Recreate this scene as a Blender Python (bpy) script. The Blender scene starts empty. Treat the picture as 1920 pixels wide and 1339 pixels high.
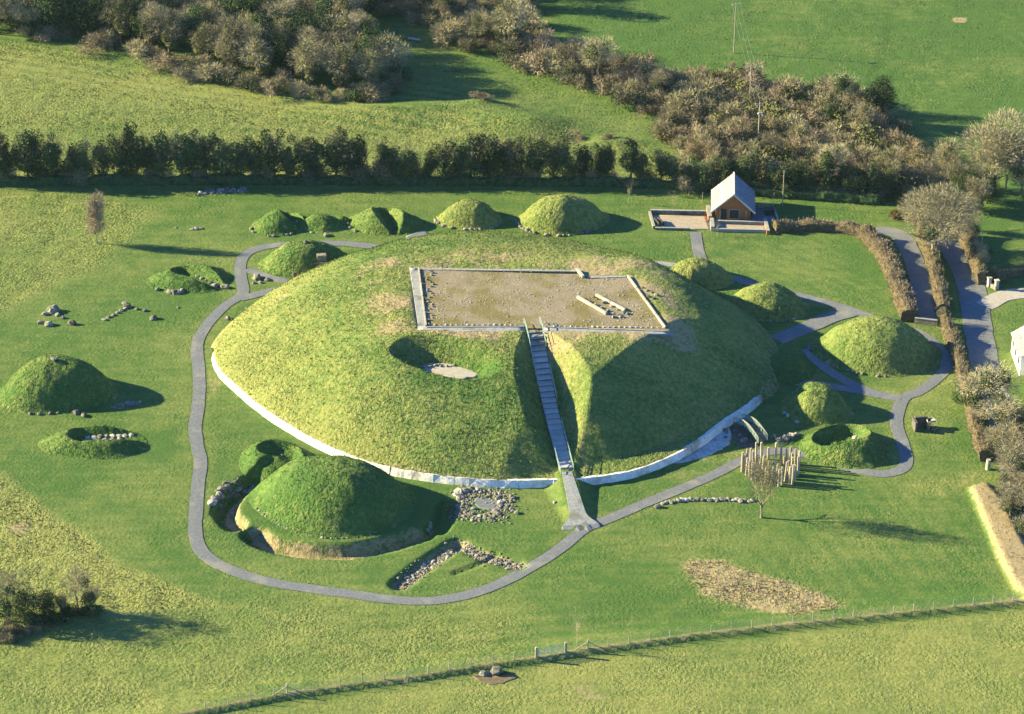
import bpy, math, random
import numpy as np
from mathutils import Vector, Matrix

# ------------------------------------------------------------------ camera, light, exposure
SC = bpy.context.scene
COL = SC.collection
FPX, TILT, DIST = 5000.0, math.radians(28.0), 430.0
CT, ST = math.cos(TILT), math.sin(TILT)
cam = bpy.data.cameras.new('camera')
cam.sensor_width = 36.0
cam.lens = 36.0 * FPX / 1920.0
cam.clip_start, cam.clip_end = 1.0, 20000.0
camo = bpy.data.objects.new('camera', cam)
COL.objects.link(camo)
camo.location = (0, -DIST * CT, DIST * ST)
camo.rotation_euler = (math.pi / 2 - TILT, 0, 0)
SC.camera = camo

SUN_EL = math.radians(20.5)
SUN_AZ = math.atan2(-0.983, 0.185)           # the sun stands left of and a little behind the mound
sdir = Vector((math.sin(SUN_AZ) * math.cos(SUN_EL), math.cos(SUN_AZ) * math.cos(SUN_EL), math.sin(SUN_EL)))
sun = bpy.data.lights.new('sun', 'SUN')
sun.energy, sun.angle, sun.color = 5.0, math.radians(0.5), (1.0, 0.83, 0.42)
suno = bpy.data.objects.new('sun', sun)
COL.objects.link(suno)
suno.rotation_euler = sdir.to_track_quat('Z', 'Y').to_euler()
W = bpy.data.worlds.new('World')
SC.world = W
W.use_nodes = True
wn = W.node_tree.nodes
sky = wn.new('ShaderNodeTexSky')
sky.sky_type = 'NISHITA'
sky.sun_disc = False
sky.sun_elevation, sky.sun_rotation = SUN_EL, SUN_AZ
sky.altitude, sky.air_density, sky.dust_density, sky.ozone_density = 60, 1.0, 0.1, 9.0
W.node_tree.links.new(sky.outputs[0], wn['Background'].inputs[0])
wn['Background'].inputs[1].default_value = 0.070
SC.view_settings.view_transform = 'Standard'
SC.view_settings.look = 'None'
SC.view_settings.exposure = 2.05
SC.view_settings.gamma = 1.0

# ------------------------------------------------------------------ helpers
rng = np.random.RandomState(7)
PI = math.pi


def G(px, py, z=0.0):
    """survey: a point of the photograph to the place on the ground (or at height z) in metres"""
    u, v = (px - 960) / FPX, (py - 669.5) / FPX
    d = (u, CT - v * ST, -ST - v * CT)
    t = (z - DIST * ST) / d[2]
    return d[0] * t, -DIST * CT + d[1] * t


def GL(pts, z=0.0):
    return np.array([G(a, b, z) for a, b in pts])


_T = np.random.RandomState(3).rand(256, 256)


def vnoise(x, y):
    xi, yi = np.floor(x), np.floor(y)
    fx, fy = x - xi, y - yi
    fx = fx * fx * (3 - 2 * fx); fy = fy * fy * (3 - 2 * fy)
    a, b = xi.astype(np.int64) & 255, yi.astype(np.int64) & 255
    a1, b1 = (a + 1) & 255, (b + 1) & 255
    return (_T[a, b] * (1 - fx) + _T[a1, b] * fx) * (1 - fy) + (_T[a, b1] * (1 - fx) + _T[a1, b1] * fx) * fy


def fbm(x, y, s, o=3, seed=0.0):
    t, a, n = 0.0, 1.0, 0.0
    for i in range(o):
        f = 2.0 ** i / s
        t = t + a * vnoise(x * f * 0.92 + y * f * 0.39 + 17.3 * i + seed, y * f * 0.92 - x * f * 0.39 + 9.1 * i - seed)
        n += a
        a *= 0.5
    return t / n - 0.5


def ss(a, b, x):
    t = np.clip((x - a) / (b - a), 0, 1)
    return t * t * (3 - 2 * t)


def dseg(x, y, pts, closed=False):
    """distance to a polyline"""
    d = np.full(np.shape(x), 1e9)
    P = list(pts) + ([pts[0]] if closed else [])
    for (ax, ay), (bx, by) in zip(P[:-1], P[1:]):
        ux, uy = bx - ax, by - ay
        L = ux * ux + uy * uy + 1e-12
        t = np.clip(((x - ax) * ux + (y - ay) * uy) / L, 0, 1)
        d = np.minimum(d, np.hypot(x - ax - t * ux, y - ay - t * uy))
    return d


def inside(x, y, P):
    r = np.zeros(np.shape(x), bool)
    n = len(P)
    for i in range(n):
        (ax, ay), (bx, by) = P[i], P[(i + 1) % n]
        if ay == by: continue
        r ^= ((ay > y) != (by > y)) & (x < (bx - ax) * (y - ay) / (by - ay) + ax)
    return r


def sdf(x, y, P):
    """signed distance to a polygon, positive inside"""
    return np.where(inside(x, y, P), 1, -1) * dseg(x, y, P, True)


def smooth_line(P, step=1.0, closed=False):
    P = np.asarray(P, float)
    n = len(P)
    out = []
    for i in range(n if closed else n - 1):
        p1, p2 = P[i], P[(i + 1) % n]
        p0 = P[i - 1] if (i > 0 or closed) else 2 * p1 - p2
        p3 = P[(i + 2) % n] if (i + 2 < n or closed) else 2 * p2 - p1
        k = max(1, int(np.linalg.norm(p2 - p1) / step))
        for j in range(k):
            t = j / k
            out.append(0.5 * (2 * p1 + (p2 - p0) * t + (2 * p0 - 5 * p1 + 4 * p2 - p3) * t * t + (3 * p1 - p0 - 3 * p2 + p3) * t ** 3))
    if not closed: out.append(P[-1])
    return np.array(out)


def new_mesh(name, v, f, mats=(), smooth=False, mi=None):
    v = np.asarray(v, np.float32)
    me = bpy.data.meshes.new(name)
    if isinstance(f, np.ndarray):
        k = f.shape[1]
        tot, lens = f.size, np.full(len(f), k, np.int32)
        flat = f.ravel().astype(np.int32)
    else:
        lens = np.array([len(q) for q in f], np.int32)
        flat = np.array([i for q in f for i in q], np.int32)
        tot = len(flat)
    me.vertices.add(len(v)); me.vertices.foreach_set('co', v.ravel())
    me.loops.add(tot); me.loops.foreach_set('vertex_index', flat)
    me.polygons.add(len(lens))
    st = np.zeros(len(lens), np.int32); st[1:] = np.cumsum(lens)[:-1]
    me.polygons.foreach_set('loop_start', st)
    me.polygons.foreach_set('use_smooth', np.full(len(lens), bool(smooth)))
    for m in (mats if isinstance(mats, (list, tuple)) else [mats]): me.materials.append(m)
    if mi is not None: me.polygons.foreach_set('material_index', np.asarray(mi, np.int32))
    me.update(calc_edges=True)
    return me


def link(name, me, parent=None, loc=(0, 0, 0), rz=0.0, sc=None, rot=None):
    o = bpy.data.objects.new(name, me)
    COL.objects.link(o)
    o.location = loc
    o.rotation_euler = rot if rot else (0, 0, rz)
    if sc is not None: o.scale = sc if isinstance(sc, (tuple, list)) else (sc, sc, sc)
    if parent: o.parent = parent
    return o


def tag(o, label=None, cat=None, group=None, kind=None):
    if label: o['label'] = label
    if cat: o['category'] = cat
    if group: o['group'] = group
    if kind: o['kind'] = kind
    return o


def thing(name, label, cat, loc=(0, 0, 0), rz=0.0, group=None):
    return tag(link(name, None, None, loc, rz), label, cat, group)


class MB:
    def __init__(s): s.v, s.f = [], []

    def add(s, v, f):
        n = len(s.v)
        s.v += [tuple(p) for p in v]
        s.f += [tuple(i + n for i in q) for q in f]
        return s

    def box(s, c, d, rz=0.0, tilt=None):
        M = Matrix.Rotation(rz, 3, 'Z')
        if tilt is not None: M = tilt
        v = [Vector(c) + M @ Vector((sx * d[0] / 2, sy * d[1] / 2, sz * d[2] / 2)) for sz in (-1, 1) for sy in (-1, 1) for sx in (-1, 1)]
        return s.add(v, [(0, 2, 3, 1), (4, 5, 7, 6), (0, 1, 5, 4), (2, 6, 7, 3), (0, 4, 6, 2), (1, 3, 7, 5)])

    def beam(s, p, q, w, h=None):
        p, q = Vector(p), Vector(q)
        d = q - p
        return s.box((p + q) / 2, (d.length, w, h or w), tilt=d.to_track_quat('X', 'Z').to_matrix())

    def tube(s, p, q, r0, r1, n=6, cap=True):
        p, q = Vector(p), Vector(q)
        M = (q - p).to_track_quat('Z', 'Y').to_matrix()
        v = [c + M @ Vector((r * math.cos(2 * PI * k / n), r * math.sin(2 * PI * k / n), 0)) for c, r in ((p, r0), (q, r1)) for k in range(n)]
        f = [(k, (k + 1) % n, n + (k + 1) % n, n + k) for k in range(n)]
        if cap: f += [tuple(range(n - 1, -1, -1)), tuple(range(n, 2 * n))]
        return s.add(v, f)

    def prism(s, P, z0, z1):
        n = len(P)
        v = [(x, y, z0) for x, y in P] + [(x, y, z1) for x, y in P]
        return s.add(v, [tuple(range(n - 1, -1, -1)), tuple(range(n, 2 * n))] + [(k, (k + 1) % n, n + (k + 1) % n, n + k) for k in range(n)])

    def mesh(s, name, m, smooth=False): return new_mesh(name, s.v, s.f, m, smooth)

    def put(s, name, m, parent=None, loc=(0, 0, 0), rz=0.0, smooth=False):
        return link(name, s.mesh(name, m, smooth), parent, loc, rz)


# ------------------------------------------------------------------ materials
def base_mat(name):
    m = bpy.data.materials.new(name)
    m.use_nodes = True
    nt = m.node_tree
    b = nt.nodes['Principled BSDF']
    b.inputs['Roughness'].default_value = 0.95
    b.inputs['Specular IOR Level'].default_value = 0.1
    return m, nt, b


def nd(nt, t, **kw):
    n = nt.nodes.new(t)
    for k, v in kw.items():
        if k in n.inputs: n.inputs[k].default_value = v
        else: setattr(n, k, v)
    return n


def noise(nt, vec, scale, detail=3.0, rough=0.55):
    n = nd(nt, 'ShaderNodeTexNoise')
    n.inputs['Scale'].default_value = scale
    n.inputs['Detail'].default_value = detail
    n.inputs['Roughness'].default_value = rough
    if vec is not None: nt.links.new(vec, n.inputs['Vector'])
    return n.outputs['Fac']


def maths(nt, op, a, b=None, c=None, clamp=False):
    n = nd(nt, 'ShaderNodeMath', operation=op, use_clamp=clamp)
    for i, x in enumerate((a, b, c)):
        if x is None: continue
        if isinstance(x, (int, float)): n.inputs[i].default_value = x
        else: nt.links.new(x, n.inputs[i])
    return n.outputs[0]


def mixc(nt, f, a, b, mode='MIX'):
    n = nd(nt, 'ShaderNodeMix', data_type='RGBA', blend_type=mode)
    for i, x in ((0, f), (6, a), (7, b)):
        if isinstance(x, (int, float)): n.inputs[i].default_value = x
        elif isinstance(x, tuple): n.inputs[i].default_value = (*x, 1)
        else: nt.links.new(x, n.inputs[i])
    return n.outputs[2]


def ramp(nt, f, a, b):
    n = nd(nt, 'ShaderNodeMapRange', interpolation_type='SMOOTHSTEP')
    n.inputs[1].default_value, n.inputs[2].default_value = a, b
    nt.links.new(f, n.inputs[0])
    return n.outputs[0]


def bump(nt, b, h, dist, strength=1.0):
    n = nd(nt, 'ShaderNodeBump')
    n.inputs['Distance'].default_value = dist
    if isinstance(strength, (int, float)): n.inputs['Strength'].default_value = strength
    else: nt.links.new(strength, n.inputs['Strength'])
    nt.links.new(h, n.inputs['Height'])
    nt.links.new(n.outputs[0], b.inputs['Normal'])


def grass_mat():
    m, nt, b = base_mat('grass')
    L = nt.links.new
    pos = nd(nt, 'ShaderNodeNewGeometry').outputs['Position']
    at = nd(nt, 'ShaderNodeAttribute', attribute_name='zone')
    sp = nd(nt, 'ShaderNodeSeparateColor')
    L(at.outputs['Color'], sp.inputs[0])
    dry, rough, straw = sp.outputs[0], sp.outputs[1], sp.outputs[2]
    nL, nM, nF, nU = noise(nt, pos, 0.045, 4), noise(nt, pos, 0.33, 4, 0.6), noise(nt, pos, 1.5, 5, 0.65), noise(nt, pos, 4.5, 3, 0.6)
    mp = nd(nt, 'ShaderNodeMapping')
    mp.inputs['Rotation'].default_value = (0, 0, 0.18)
    mp.inputs['Scale'].default_value = (0.10, 0.75, 0.4)
    L(pos, mp.inputs['Vector'])
    nS = noise(nt, mp.outputs[0], 1.0, 3, 0.6)
    d = maths(nt, 'MULTIPLY_ADD', nL, 1.5, dry)
    d = maths(nt, 'MULTIPLY_ADD', nM, 0.8, d)
    d = maths(nt, 'ADD', d, maths(nt, 'MULTIPLY', maths(nt, 'SUBTRACT', nS, 0.5), 0.7))
    rf = maths(nt, 'MULTIPLY_ADD', rough, 1.9, 0.5)
    fz = maths(nt, 'MULTIPLY', maths(nt, 'SUBTRACT', nF, 0.5), rf)
    d = maths(nt, 'ADD', d, fz)
    d = maths(nt, 'SUBTRACT', d, 1.15, clamp=True)
    gcol = mixc(nt, nM, (0.045, 0.106, 0.029), (0.074, 0.138, 0.034))
    dcol = mixc(nt, nF, (0.130, 0.172, 0.046), (0.250, 0.258, 0.098))
    c = mixc(nt, d, gcol, dcol)
    s = maths(nt, 'MULTIPLY_ADD', maths(nt, 'SUBTRACT', nF, 0.5), 1.2, straw)
    s = maths(nt, 'MULTIPLY_ADD', maths(nt, 'SUBTRACT', nM, 0.5), 0.9, s)
    s = ramp(nt, s, 0.30, 0.85)
    scol = mixc(nt, nF, (0.19, 0.155, 0.09), (0.36, 0.30, 0.19))
    c = mixc(nt, s, c, scol)
    # blade clumps: paler tips, and the shade of the gaps painted into the colour
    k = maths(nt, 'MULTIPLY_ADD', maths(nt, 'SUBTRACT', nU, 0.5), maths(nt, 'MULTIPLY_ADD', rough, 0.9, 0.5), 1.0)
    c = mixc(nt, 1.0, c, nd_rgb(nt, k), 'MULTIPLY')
    L(c, b.inputs['Base Color'])
    nT, nP = noise(nt, pos, 1.9, 3, 0.62), noise(nt, pos, 0.12, 4, 0.6)
    h = maths(nt, 'ADD', maths(nt, 'MULTIPLY', nT, 1.0), maths(nt, 'MULTIPLY', nU, 0.16))
    st = maths(nt, 'MULTIPLY_ADD', rough, 0.62, 0.14)
    st = maths(nt, 'MULTIPLY', st, maths(nt, 'MULTIPLY_ADD', ramp(nt, nP, 0.35, 0.65), 0.65, 0.5))
    st = maths(nt, 'MULTIPLY', st, maths(nt, 'MULTIPLY_ADD', straw, -0.55, 1.0), clamp=True)
    bump(nt, b, h, 0.80, st)
    return m


def nd_rgb(nt, f):
    n = nd(nt, 'ShaderNodeCombineColor')
    for i in range(3): nt.links.new(f, n.inputs[i])
    return n.outputs[0]


def simple(name, c1, c2, scale=3.0, detail=4.0, bd=0.0, c3=None, s3=0.25, rand=0.0, rough=0.95, local=False):
    m, nt, b = base_mat(name)
    pos = nd(nt, 'ShaderNodeTexCoord').outputs['Object'] if local else nd(nt, 'ShaderNodeNewGeometry').outputs['Position']
    n = noise(nt, pos, scale, detail, 0.62)
    c = mixc(nt, ramp(nt, n, 0.3, 0.7), c1, c2)
    if c3: c = mixc(nt, ramp(nt, noise(nt, pos, s3, 4), 0.5, 0.68), c, c3)
    if rand:
        r = nd(nt, 'ShaderNodeObjectInfo').outputs['Random']
        k = maths(nt, 'MULTIPLY_ADD', r, 2 * rand, 1 - rand)
        c = mixc(nt, 1.0, c, nd_rgb(nt, k), 'MULTIPLY')
    nt.links.new(c, b.inputs['Base Color'])
    b.inputs['Roughness'].default_value = rough
    if bd: bump(nt, b, n, bd)
    return m


M = dict(
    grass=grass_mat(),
    path=simple('path_gravel', (0.115, 0.13, 0.16), (0.165, 0.182, 0.21), 2.6, 7, 0.03, (0.20, 0.205, 0.21), 0.28),
    pale=simple('pale_gravel', (0.20, 0.22, 0.245), (0.29, 0.31, 0.335), 2.5, 6, 0.04, (0.16, 0.17, 0.165), 0.45),
    road=simple('tarmac', (0.13, 0.145, 0.17), (0.17, 0.185, 0.205), 1.5, 6, 0.02, (0.19, 0.195, 0.20), 0.3),
    drive=simple('drive_gravel', (0.30, 0.29, 0.28), (0.38, 0.365, 0.34), 2, 5, 0.03),
    paving=simple('sandy_paving', (0.28, 0.245, 0.20), (0.35, 0.31, 0.26), 1.2, 5, 0.02),
    quartz=simple('quartz_gravel', (0.28, 0.31, 0.34), (0.55, 0.58, 0.60), 2.6, 6, 0.08, (0.20, 0.22, 0.24), 0.5),
    wall=simple('white_render', (0.58, 0.58, 0.56), (0.80, 0.80, 0.78), 1.6, 6, 0.10, (0.42, 0.37, 0.28), 0.30),
    stone=simple('stone', (0.12, 0.12, 0.11), (0.25, 0.245, 0.23), 2.0, 5, 0.06, (0.10, 0.115, 0.075), 0.8, 0.35),
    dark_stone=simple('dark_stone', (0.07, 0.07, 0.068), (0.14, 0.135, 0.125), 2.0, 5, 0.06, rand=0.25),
    pale_stone=simple('pale_stone', (0.30, 0.295, 0.28), (0.44, 0.43, 0.41), 2.0, 5, 0.05, rand=0.2),
    kerb=simple('grey_kerb', (0.22, 0.23, 0.24), (0.32, 0.33, 0.335), 1.5, 5, 0.02),
    rubble=simple('rubble', (0.155, 0.145, 0.12), (0.30, 0.28, 0.235), 3.0, 6, 0.1),
    soil=simple('bare_soil', (0.10, 0.085, 0.06), (0.17, 0.145, 0.10), 1.5, 5, 0.08),  # soil tone darkened to paint the brownish shadow by the field boulders
    step=simple('step_stone', (0.34, 0.365, 0.40), (0.43, 0.455, 0.48), 1.5, 5, 0.01, rand=0.12),
    metal=simple('green_grey_metal', (0.20, 0.30, 0.28), (0.28, 0.38, 0.36), 3, 2, rough=0.5),
    wood=simple('weathered_timber', (0.29, 0.255, 0.20), (0.42, 0.375, 0.305), 5, 4, 0.02, rand=0.25),
    grey_wood=simple('grey_timber', (0.24, 0.23, 0.20), (0.36, 0.34, 0.30), 5, 4, 0.02, rand=0.2),
    beam=simple('pale_beam', (0.32, 0.30, 0.27), (0.42, 0.40, 0.37), 3, 4, 0.02, rand=0.1),
    wire=simple('wire', (0.30, 0.31, 0.31), (0.40, 0.41, 0.41), 3, 2, rough=0.5),
    brick=simple('orange_brick', (0.36, 0.15, 0.065), (0.46, 0.22, 0.10), 4, 4, 0.02),
    slate=simple('slate', (0.185, 0.20, 0.235), (0.285, 0.295, 0.335), 1.3, 6, 0.03, rand=0.14),
    trim=simple('pale_trim', (0.55, 0.53, 0.50), (0.62, 0.60, 0.57), 2, 3),
    glass=simple('dark_glass', (0.03, 0.035, 0.04), (0.05, 0.055, 0.06), 2, 2, rough=0.15),
    white=simple('white_wall', (0.70, 0.71, 0.72), (0.80, 0.80, 0.80), 0.8, 4),
    dark=simple('dark_paint', (0.035, 0.037, 0.04), (0.06, 0.06, 0.06), 2, 2, rough=0.6),
    hedge_core=simple('hedge_core', (0.075, 0.062, 0.042), (0.13, 0.105, 0.07), 1.4, 5, 0.25),
    hedge_twig=simple('hedge_twig', (0.175, 0.155, 0.12), (0.265, 0.235, 0.185), 1.2, 4),
    green_twig=simple('green_hedge_twig', (0.13, 0.13, 0.08), (0.215, 0.20, 0.135), 1.2, 4),
    bark=simple('bark', (0.14, 0.115, 0.085), (0.24, 0.20, 0.145), 3, 4, 0.03, rand=0.2, local=True),
    pale_bark=simple('pale_bark', (0.27, 0.245, 0.19), (0.40, 0.365, 0.29), 3, 4, 0.03, local=True),
    twig_tan=simple('tan_twigs', (0.245, 0.23, 0.145), (0.36, 0.335, 0.22), 0.7, 3, rand=0.22, local=True),
    twig_grey=simple('grey_twigs', (0.165, 0.155, 0.105), (0.255, 0.235, 0.16), 0.7, 3, rand=0.25, local=True),
    twig_brown=simple('brown_twigs', (0.21, 0.175, 0.125), (0.32, 0.27, 0.195), 0.7, 3, rand=0.25, local=True),
    ivy=simple('ivy_leaf', (0.020, 0.048, 0.022), (0.055, 0.090, 0.034), 0.9, 3, rand=0.3, local=True),
    row_leaf=simple('hedgerow_leaf', (0.032, 0.062, 0.026), (0.085, 0.115, 0.048), 0.9, 3, rand=0.3, local=True),
    olive=simple('olive_leaf', (0.085, 0.105, 0.042), (0.18, 0.18, 0.08), 0.8, 3, rand=0.25, local=True),
    gorse=simple('gorse_leaf', (0.055, 0.055, 0.014), (0.20, 0.115, 0.028), 0.9, 3, rand=0.25, local=True),
    orange=simple('orange_cloth', (0.62, 0.16, 0.03), (0.70, 0.20, 0.04), 4, 2),
    skin=simple('skin', (0.42, 0.27, 0.19), (0.46, 0.30, 0.21), 4, 2),
    navy=simple('navy_cloth', (0.03, 0.035, 0.06), (0.045, 0.05, 0.08), 4, 2),
)

# ------------------------------------------------------------------ survey data (photo points -> metres)
MOUND_C = (-3.2, 1.2)
_front = [(403, 672), (415, 705), (440, 730), (480, 765), (530, 800), (590, 835), (650, 862), (720, 885), (800, 900), (880, 909), (960, 913),
          (1050, 911), (1120, 906), (1190, 893), (1260, 866), (1310, 838), (1360, 800), (1405, 770), (1440, 735), (1452, 705)]
_o = [G(*p) for p in _front] + [(42.0, 1), (41.0, 7.5), (38.6, 13.5), (34.8, 19), (29.8, 24.5), (24, 30), (17, 36), (9, 41.2), (-1, 44.2), (-10, 44),
                                (-18, 41.5), (-26, 36.2), (-33.5, 30), (-40, 22.0), (-45, 12.5), (-47.3, 5.5)]
OUT = smooth_line(_o, 1.0, True)
TOPZ, WALLZ = 11.4, 1.25
PLAT = [G(768, 502, TOPZ), G(1088, 507, TOPZ), G(1100, 520, TOPZ), G(1176, 517, TOPZ), G(1260, 623, TOPZ), G(783, 618, TOPZ)]
PLAT_IN = [G(783, 506, TOPZ), G(1088, 507, TOPZ), G(1100, 520, TOPZ), G(1176, 517, TOPZ), G(1256, 620, TOPZ), G(797, 612, TOPZ)]
CROWN = [G(750, 490, TOPZ), G(1180, 495, TOPZ), G(1262, 632, TOPZ), G(770, 630, TOPZ)]
STAIR_T, STAIR_B = np.array(G(1003, 622, TOPZ - 0.1)), np.array(G(1063, 888, 1.25))
FOOT = np.array(G(1090, 992))
FACE_DIRS = [math.radians(a) for a in (73, 68, 63, 58, 52, 46, 38, 30, 20, 10, 0, -12, -25, -38, -52)]
HOLLOW = (*G(814, 688, 9.0), 12.6, 6.2, math.radians(-17))

PATHS = [   # photo points, width
    ('footpath', [(752, 469), (700, 463), (640, 457), (560, 457), (505, 461), (467, 472), (452, 490), (452, 520), (455, 550), (420, 575), (388, 610),
                  (370, 645), (372, 685), (374, 725), (371, 765), (366, 800), (370, 835), (376, 865), (372, 905), (368, 950), (366, 995), (376, 1030),
                  (405, 1055), (450, 1075), (510, 1092), (580, 1103), (650, 1113), (720, 1122), (790, 1127), (850, 1121), (910, 1105), (960, 1083),
                  (1010, 1055), (1055, 1025), (1095, 993), (1150, 970), (1220, 940), (1290, 912), (1350, 885), (1395, 862), (1440, 848), (1500, 850),
                  (1560, 868), (1610, 882), (1655, 889), (1690, 880), (1700, 862), (1692, 830), (1682, 800), (1684, 770), (1697, 745), (1722, 735),
                  (1757, 710), (1774, 688), (1766, 660), (1735, 632), (1690, 612), (1640, 598), (1590, 580), (1540, 565), (1490, 552), (1430, 537),
                  (1380, 523), (1340, 510), (1318, 490), (1308, 462), (1304, 436)], 1.98, 'path', 0.050),
    ('footpath', [(1180, 487), (1225, 492), (1265, 497), (1290, 503)], 1.5, 'pale', 0.056),
    ('footpath', [(462, 505), (500, 517), (555, 533)], 1.7, 'path', 0.062),
    ('footpath', [(450, 560), (490, 550), (553, 535)], 2.0, 'path', 0.068),
    ('footpath', [(1690, 748), (1640, 738), (1600, 722), (1560, 700), (1530, 675), (1512, 655)], 2.0, 'path', 0.074),
    ('footpath', [(1650, 741), (1580, 729), (1520, 720), (1445, 716)], 1.9, 'path', 0.080),
    ('footpath', [(1600, 584), (1560, 595), (1520, 612), (1480, 628), (1455, 638)], 3.4, 'path', 0.086),
]
LANES = [
    ('road', [(1735, 405), (1770, 452), (1795, 480), (1822, 545), (1838, 640), (1856, 720), (1885, 800), (1905, 880), (1940, 1000)], 4.7, 'road', 0.040),
    ('driveway', [(1640, 432), (1685, 440), (1710, 480), (1728, 540), (1737, 606)], 3.5, 'road', 0.046),
    ('farm_drive', [(1845, 575), (1885, 555), (1950, 548)], 3.6, 'drive', 0.052),
]
PLINES = [(GL(p), w) for _, p, w, _, _ in PATHS + LANES]
FENCE = GL([(-400, 1485), (0, 1408), (200, 1374), (380, 1341), (480, 1321), (540, 1310), (660, 1292), (780, 1276), (905, 1255), (1003, 1242), (1062, 1232), (1100, 1226), (1300, 1198),
            (1500, 1176), (1700, 1156), (1940, 1131)])

# zones of the ground, from the photograph: polygon, dry, rough, straw, edge softness in metres
ZONES = [
    ([(-200, 90), (0, 75), (200, 100), (420, 165), (620, 200), (900, 215), (1190, 265), (1290, 300), (1250, 345), (-200, 345)], 0.66, 0.95, 0.0, 5),
    ([(-200, 85), (0, 95), (200, 135), (400, 165), (700, 200), (700, 220), (400, 195), (200, 165), (-200, 110)], 0.90, 0.30, 0.0, 4),
    ([(690, 40), (850, 80), (1180, 190), (1230, 240), (1180, 265), (900, 215), (760, 195), (700, 120)], 0.30, 0.50, 0.0, 4),
    ([(900, -120), (2200, -120), (2200, 240), (1700, 290), (1500, 210), (1000, 60)], 0.02, 0.45, 0.0, 5),
    ([(-300, 360), (180, 362), (300, 395), (250, 440), (190, 490), (90, 545), (0, 590), (-300, 640)], 0.66, 0.80, 0.04, 3),
    ([(-300, 840), (0, 886), (120, 980), (235, 1058), (340, 1105), (430, 1140), (250, 1148), (0, 1190), (-300, 1200)], 0.92, 1.0, 0.22, 1.2),
    ([(-300, 1190), (250, 1150), (500, 1120), (760, 1150), (960, 1160), (980, 1250), (400, 1340), (-300, 1500)], 0.60, 0.6, 0.0, 5),
    ([(380, 1345), (905, 1265), (1300, 1205), (1940, 1138), (2400, 1500), (-200, 1600), (-100, 1400)], 0.74, 0.42, 0.0, 1.5),
    ([(1270, 1052), (1300, 1045), (1350, 1048), (1420, 1070), (1480, 1090), (1545, 1112), (1585, 1138), (1570, 1150), (1490, 1163), (1450, 1155), (1390, 1140), (1320, 1120), (1285, 1085)], 0.5, 1.0, 0.72, 1.3),
    ([(1815, 915), (1852, 907), (1885, 945), (1925, 1025), (1990, 1110), (1960, 1170), (1905, 1115), (1870, 1045), (1840, 975)], 0.8, 0.5, 1.0, 0.5),
    ([(1690, 690), (1760, 700), (1775, 690), (1790, 760), (1800, 860), (1740, 850), (1720, 760)], 0.40, 0.3, 0.0, 3),
    ([(300, 880), (350, 860), (352, 1000), (300, 960), (240, 930)], 0.30, 0.25, 0.0, 3),
    ([(230, 770), (340, 755), (345, 800), (250, 805)], 0.34, 0.25, 0.0, 2.5),
    ([(840, 900), (1000, 915), (1080, 990), (1040, 1020), (960, 960), (860, 925)], 0.30, 0.25, 0.0, 2),
    ([(490, 1035), (700, 1040), (860, 1000), (980, 1010), (900, 1090), (700, 1105), (480, 1080)], 0.27, 0.25, 0.0, 3),
    ([(610, 1160), (970, 1110), (980, 1135), (640, 1195)], 0.40, 0.3, 0.0, 3),
    ([(15, 985), (50, 978), (58, 1000), (25, 1005)], 0.6, 0.5, 0.75, 0.6),
    ([(1070, 1285), (1130, 1285), (1140, 1310), (1090, 1318)], 0.6, 0.3, 0.55, 1.2),
    ([(1785, 33), (1815, 33), (1812, 43), (1790, 43)], 0.6, 0.5, 0.95, 0.6),
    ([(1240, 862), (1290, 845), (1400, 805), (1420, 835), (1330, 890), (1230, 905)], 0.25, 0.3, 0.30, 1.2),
    ([(1700, 912), (1850, 880), (1900, 900), (1760, 925)], 0.5, 0.4, 0.35, 2),
    ([(395, 700), (420, 720), (400, 740), (385, 715)], 0.5, 0.3, 0.5, 1),
    ([(1450, 1160), (1720, 1140), (1760, 1155), (1480, 1180)], 0.4, 0.5, 0.1, 1.5),
]
ZW = [(GL(p), a, b, c, e) for p, a, b, c, e in ZONES]

DITCH = smooth_line(GL([(545, 868), (500, 888), (455, 912), (428, 938), (422, 962), (440, 982)]), 0.8)
DITCH2 = smooth_line(GL([(478, 1002), (500, 1015), (560, 1029), (640, 1033), (720, 1021), (790, 1000)]), 0.8)
DITCH3 = smooth_line(GL([(818, 990), (832, 965), (840, 945)]), 0.8)
C_CEN = G(622, 941)
RUIN_L = smooth_line(GL([(750, 1094), (800, 1056), (860, 1017)]), 0.8)
RUIN_R = smooth_line(GL([(860, 1017), (905, 1040), (968, 1058)]), 0.8)
RUIN_D = smooth_line(GL([(852, 1074), (895, 1058), (930, 1036)]), 0.6)
EARTHWORKS = [((1010, 236), 7, 3.0, 1.2), ((945, 225), 9, 4, 1.3), ((860, 207), 14, 3.5, 1.2), ((1065, 262), 7, 3.5, -1.3), ((1120, 268), 9, 3, 1.2), ((720, 215), 15, 4, 1.0), ((905, 203), 4, 2.2, 0.8)]


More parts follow.
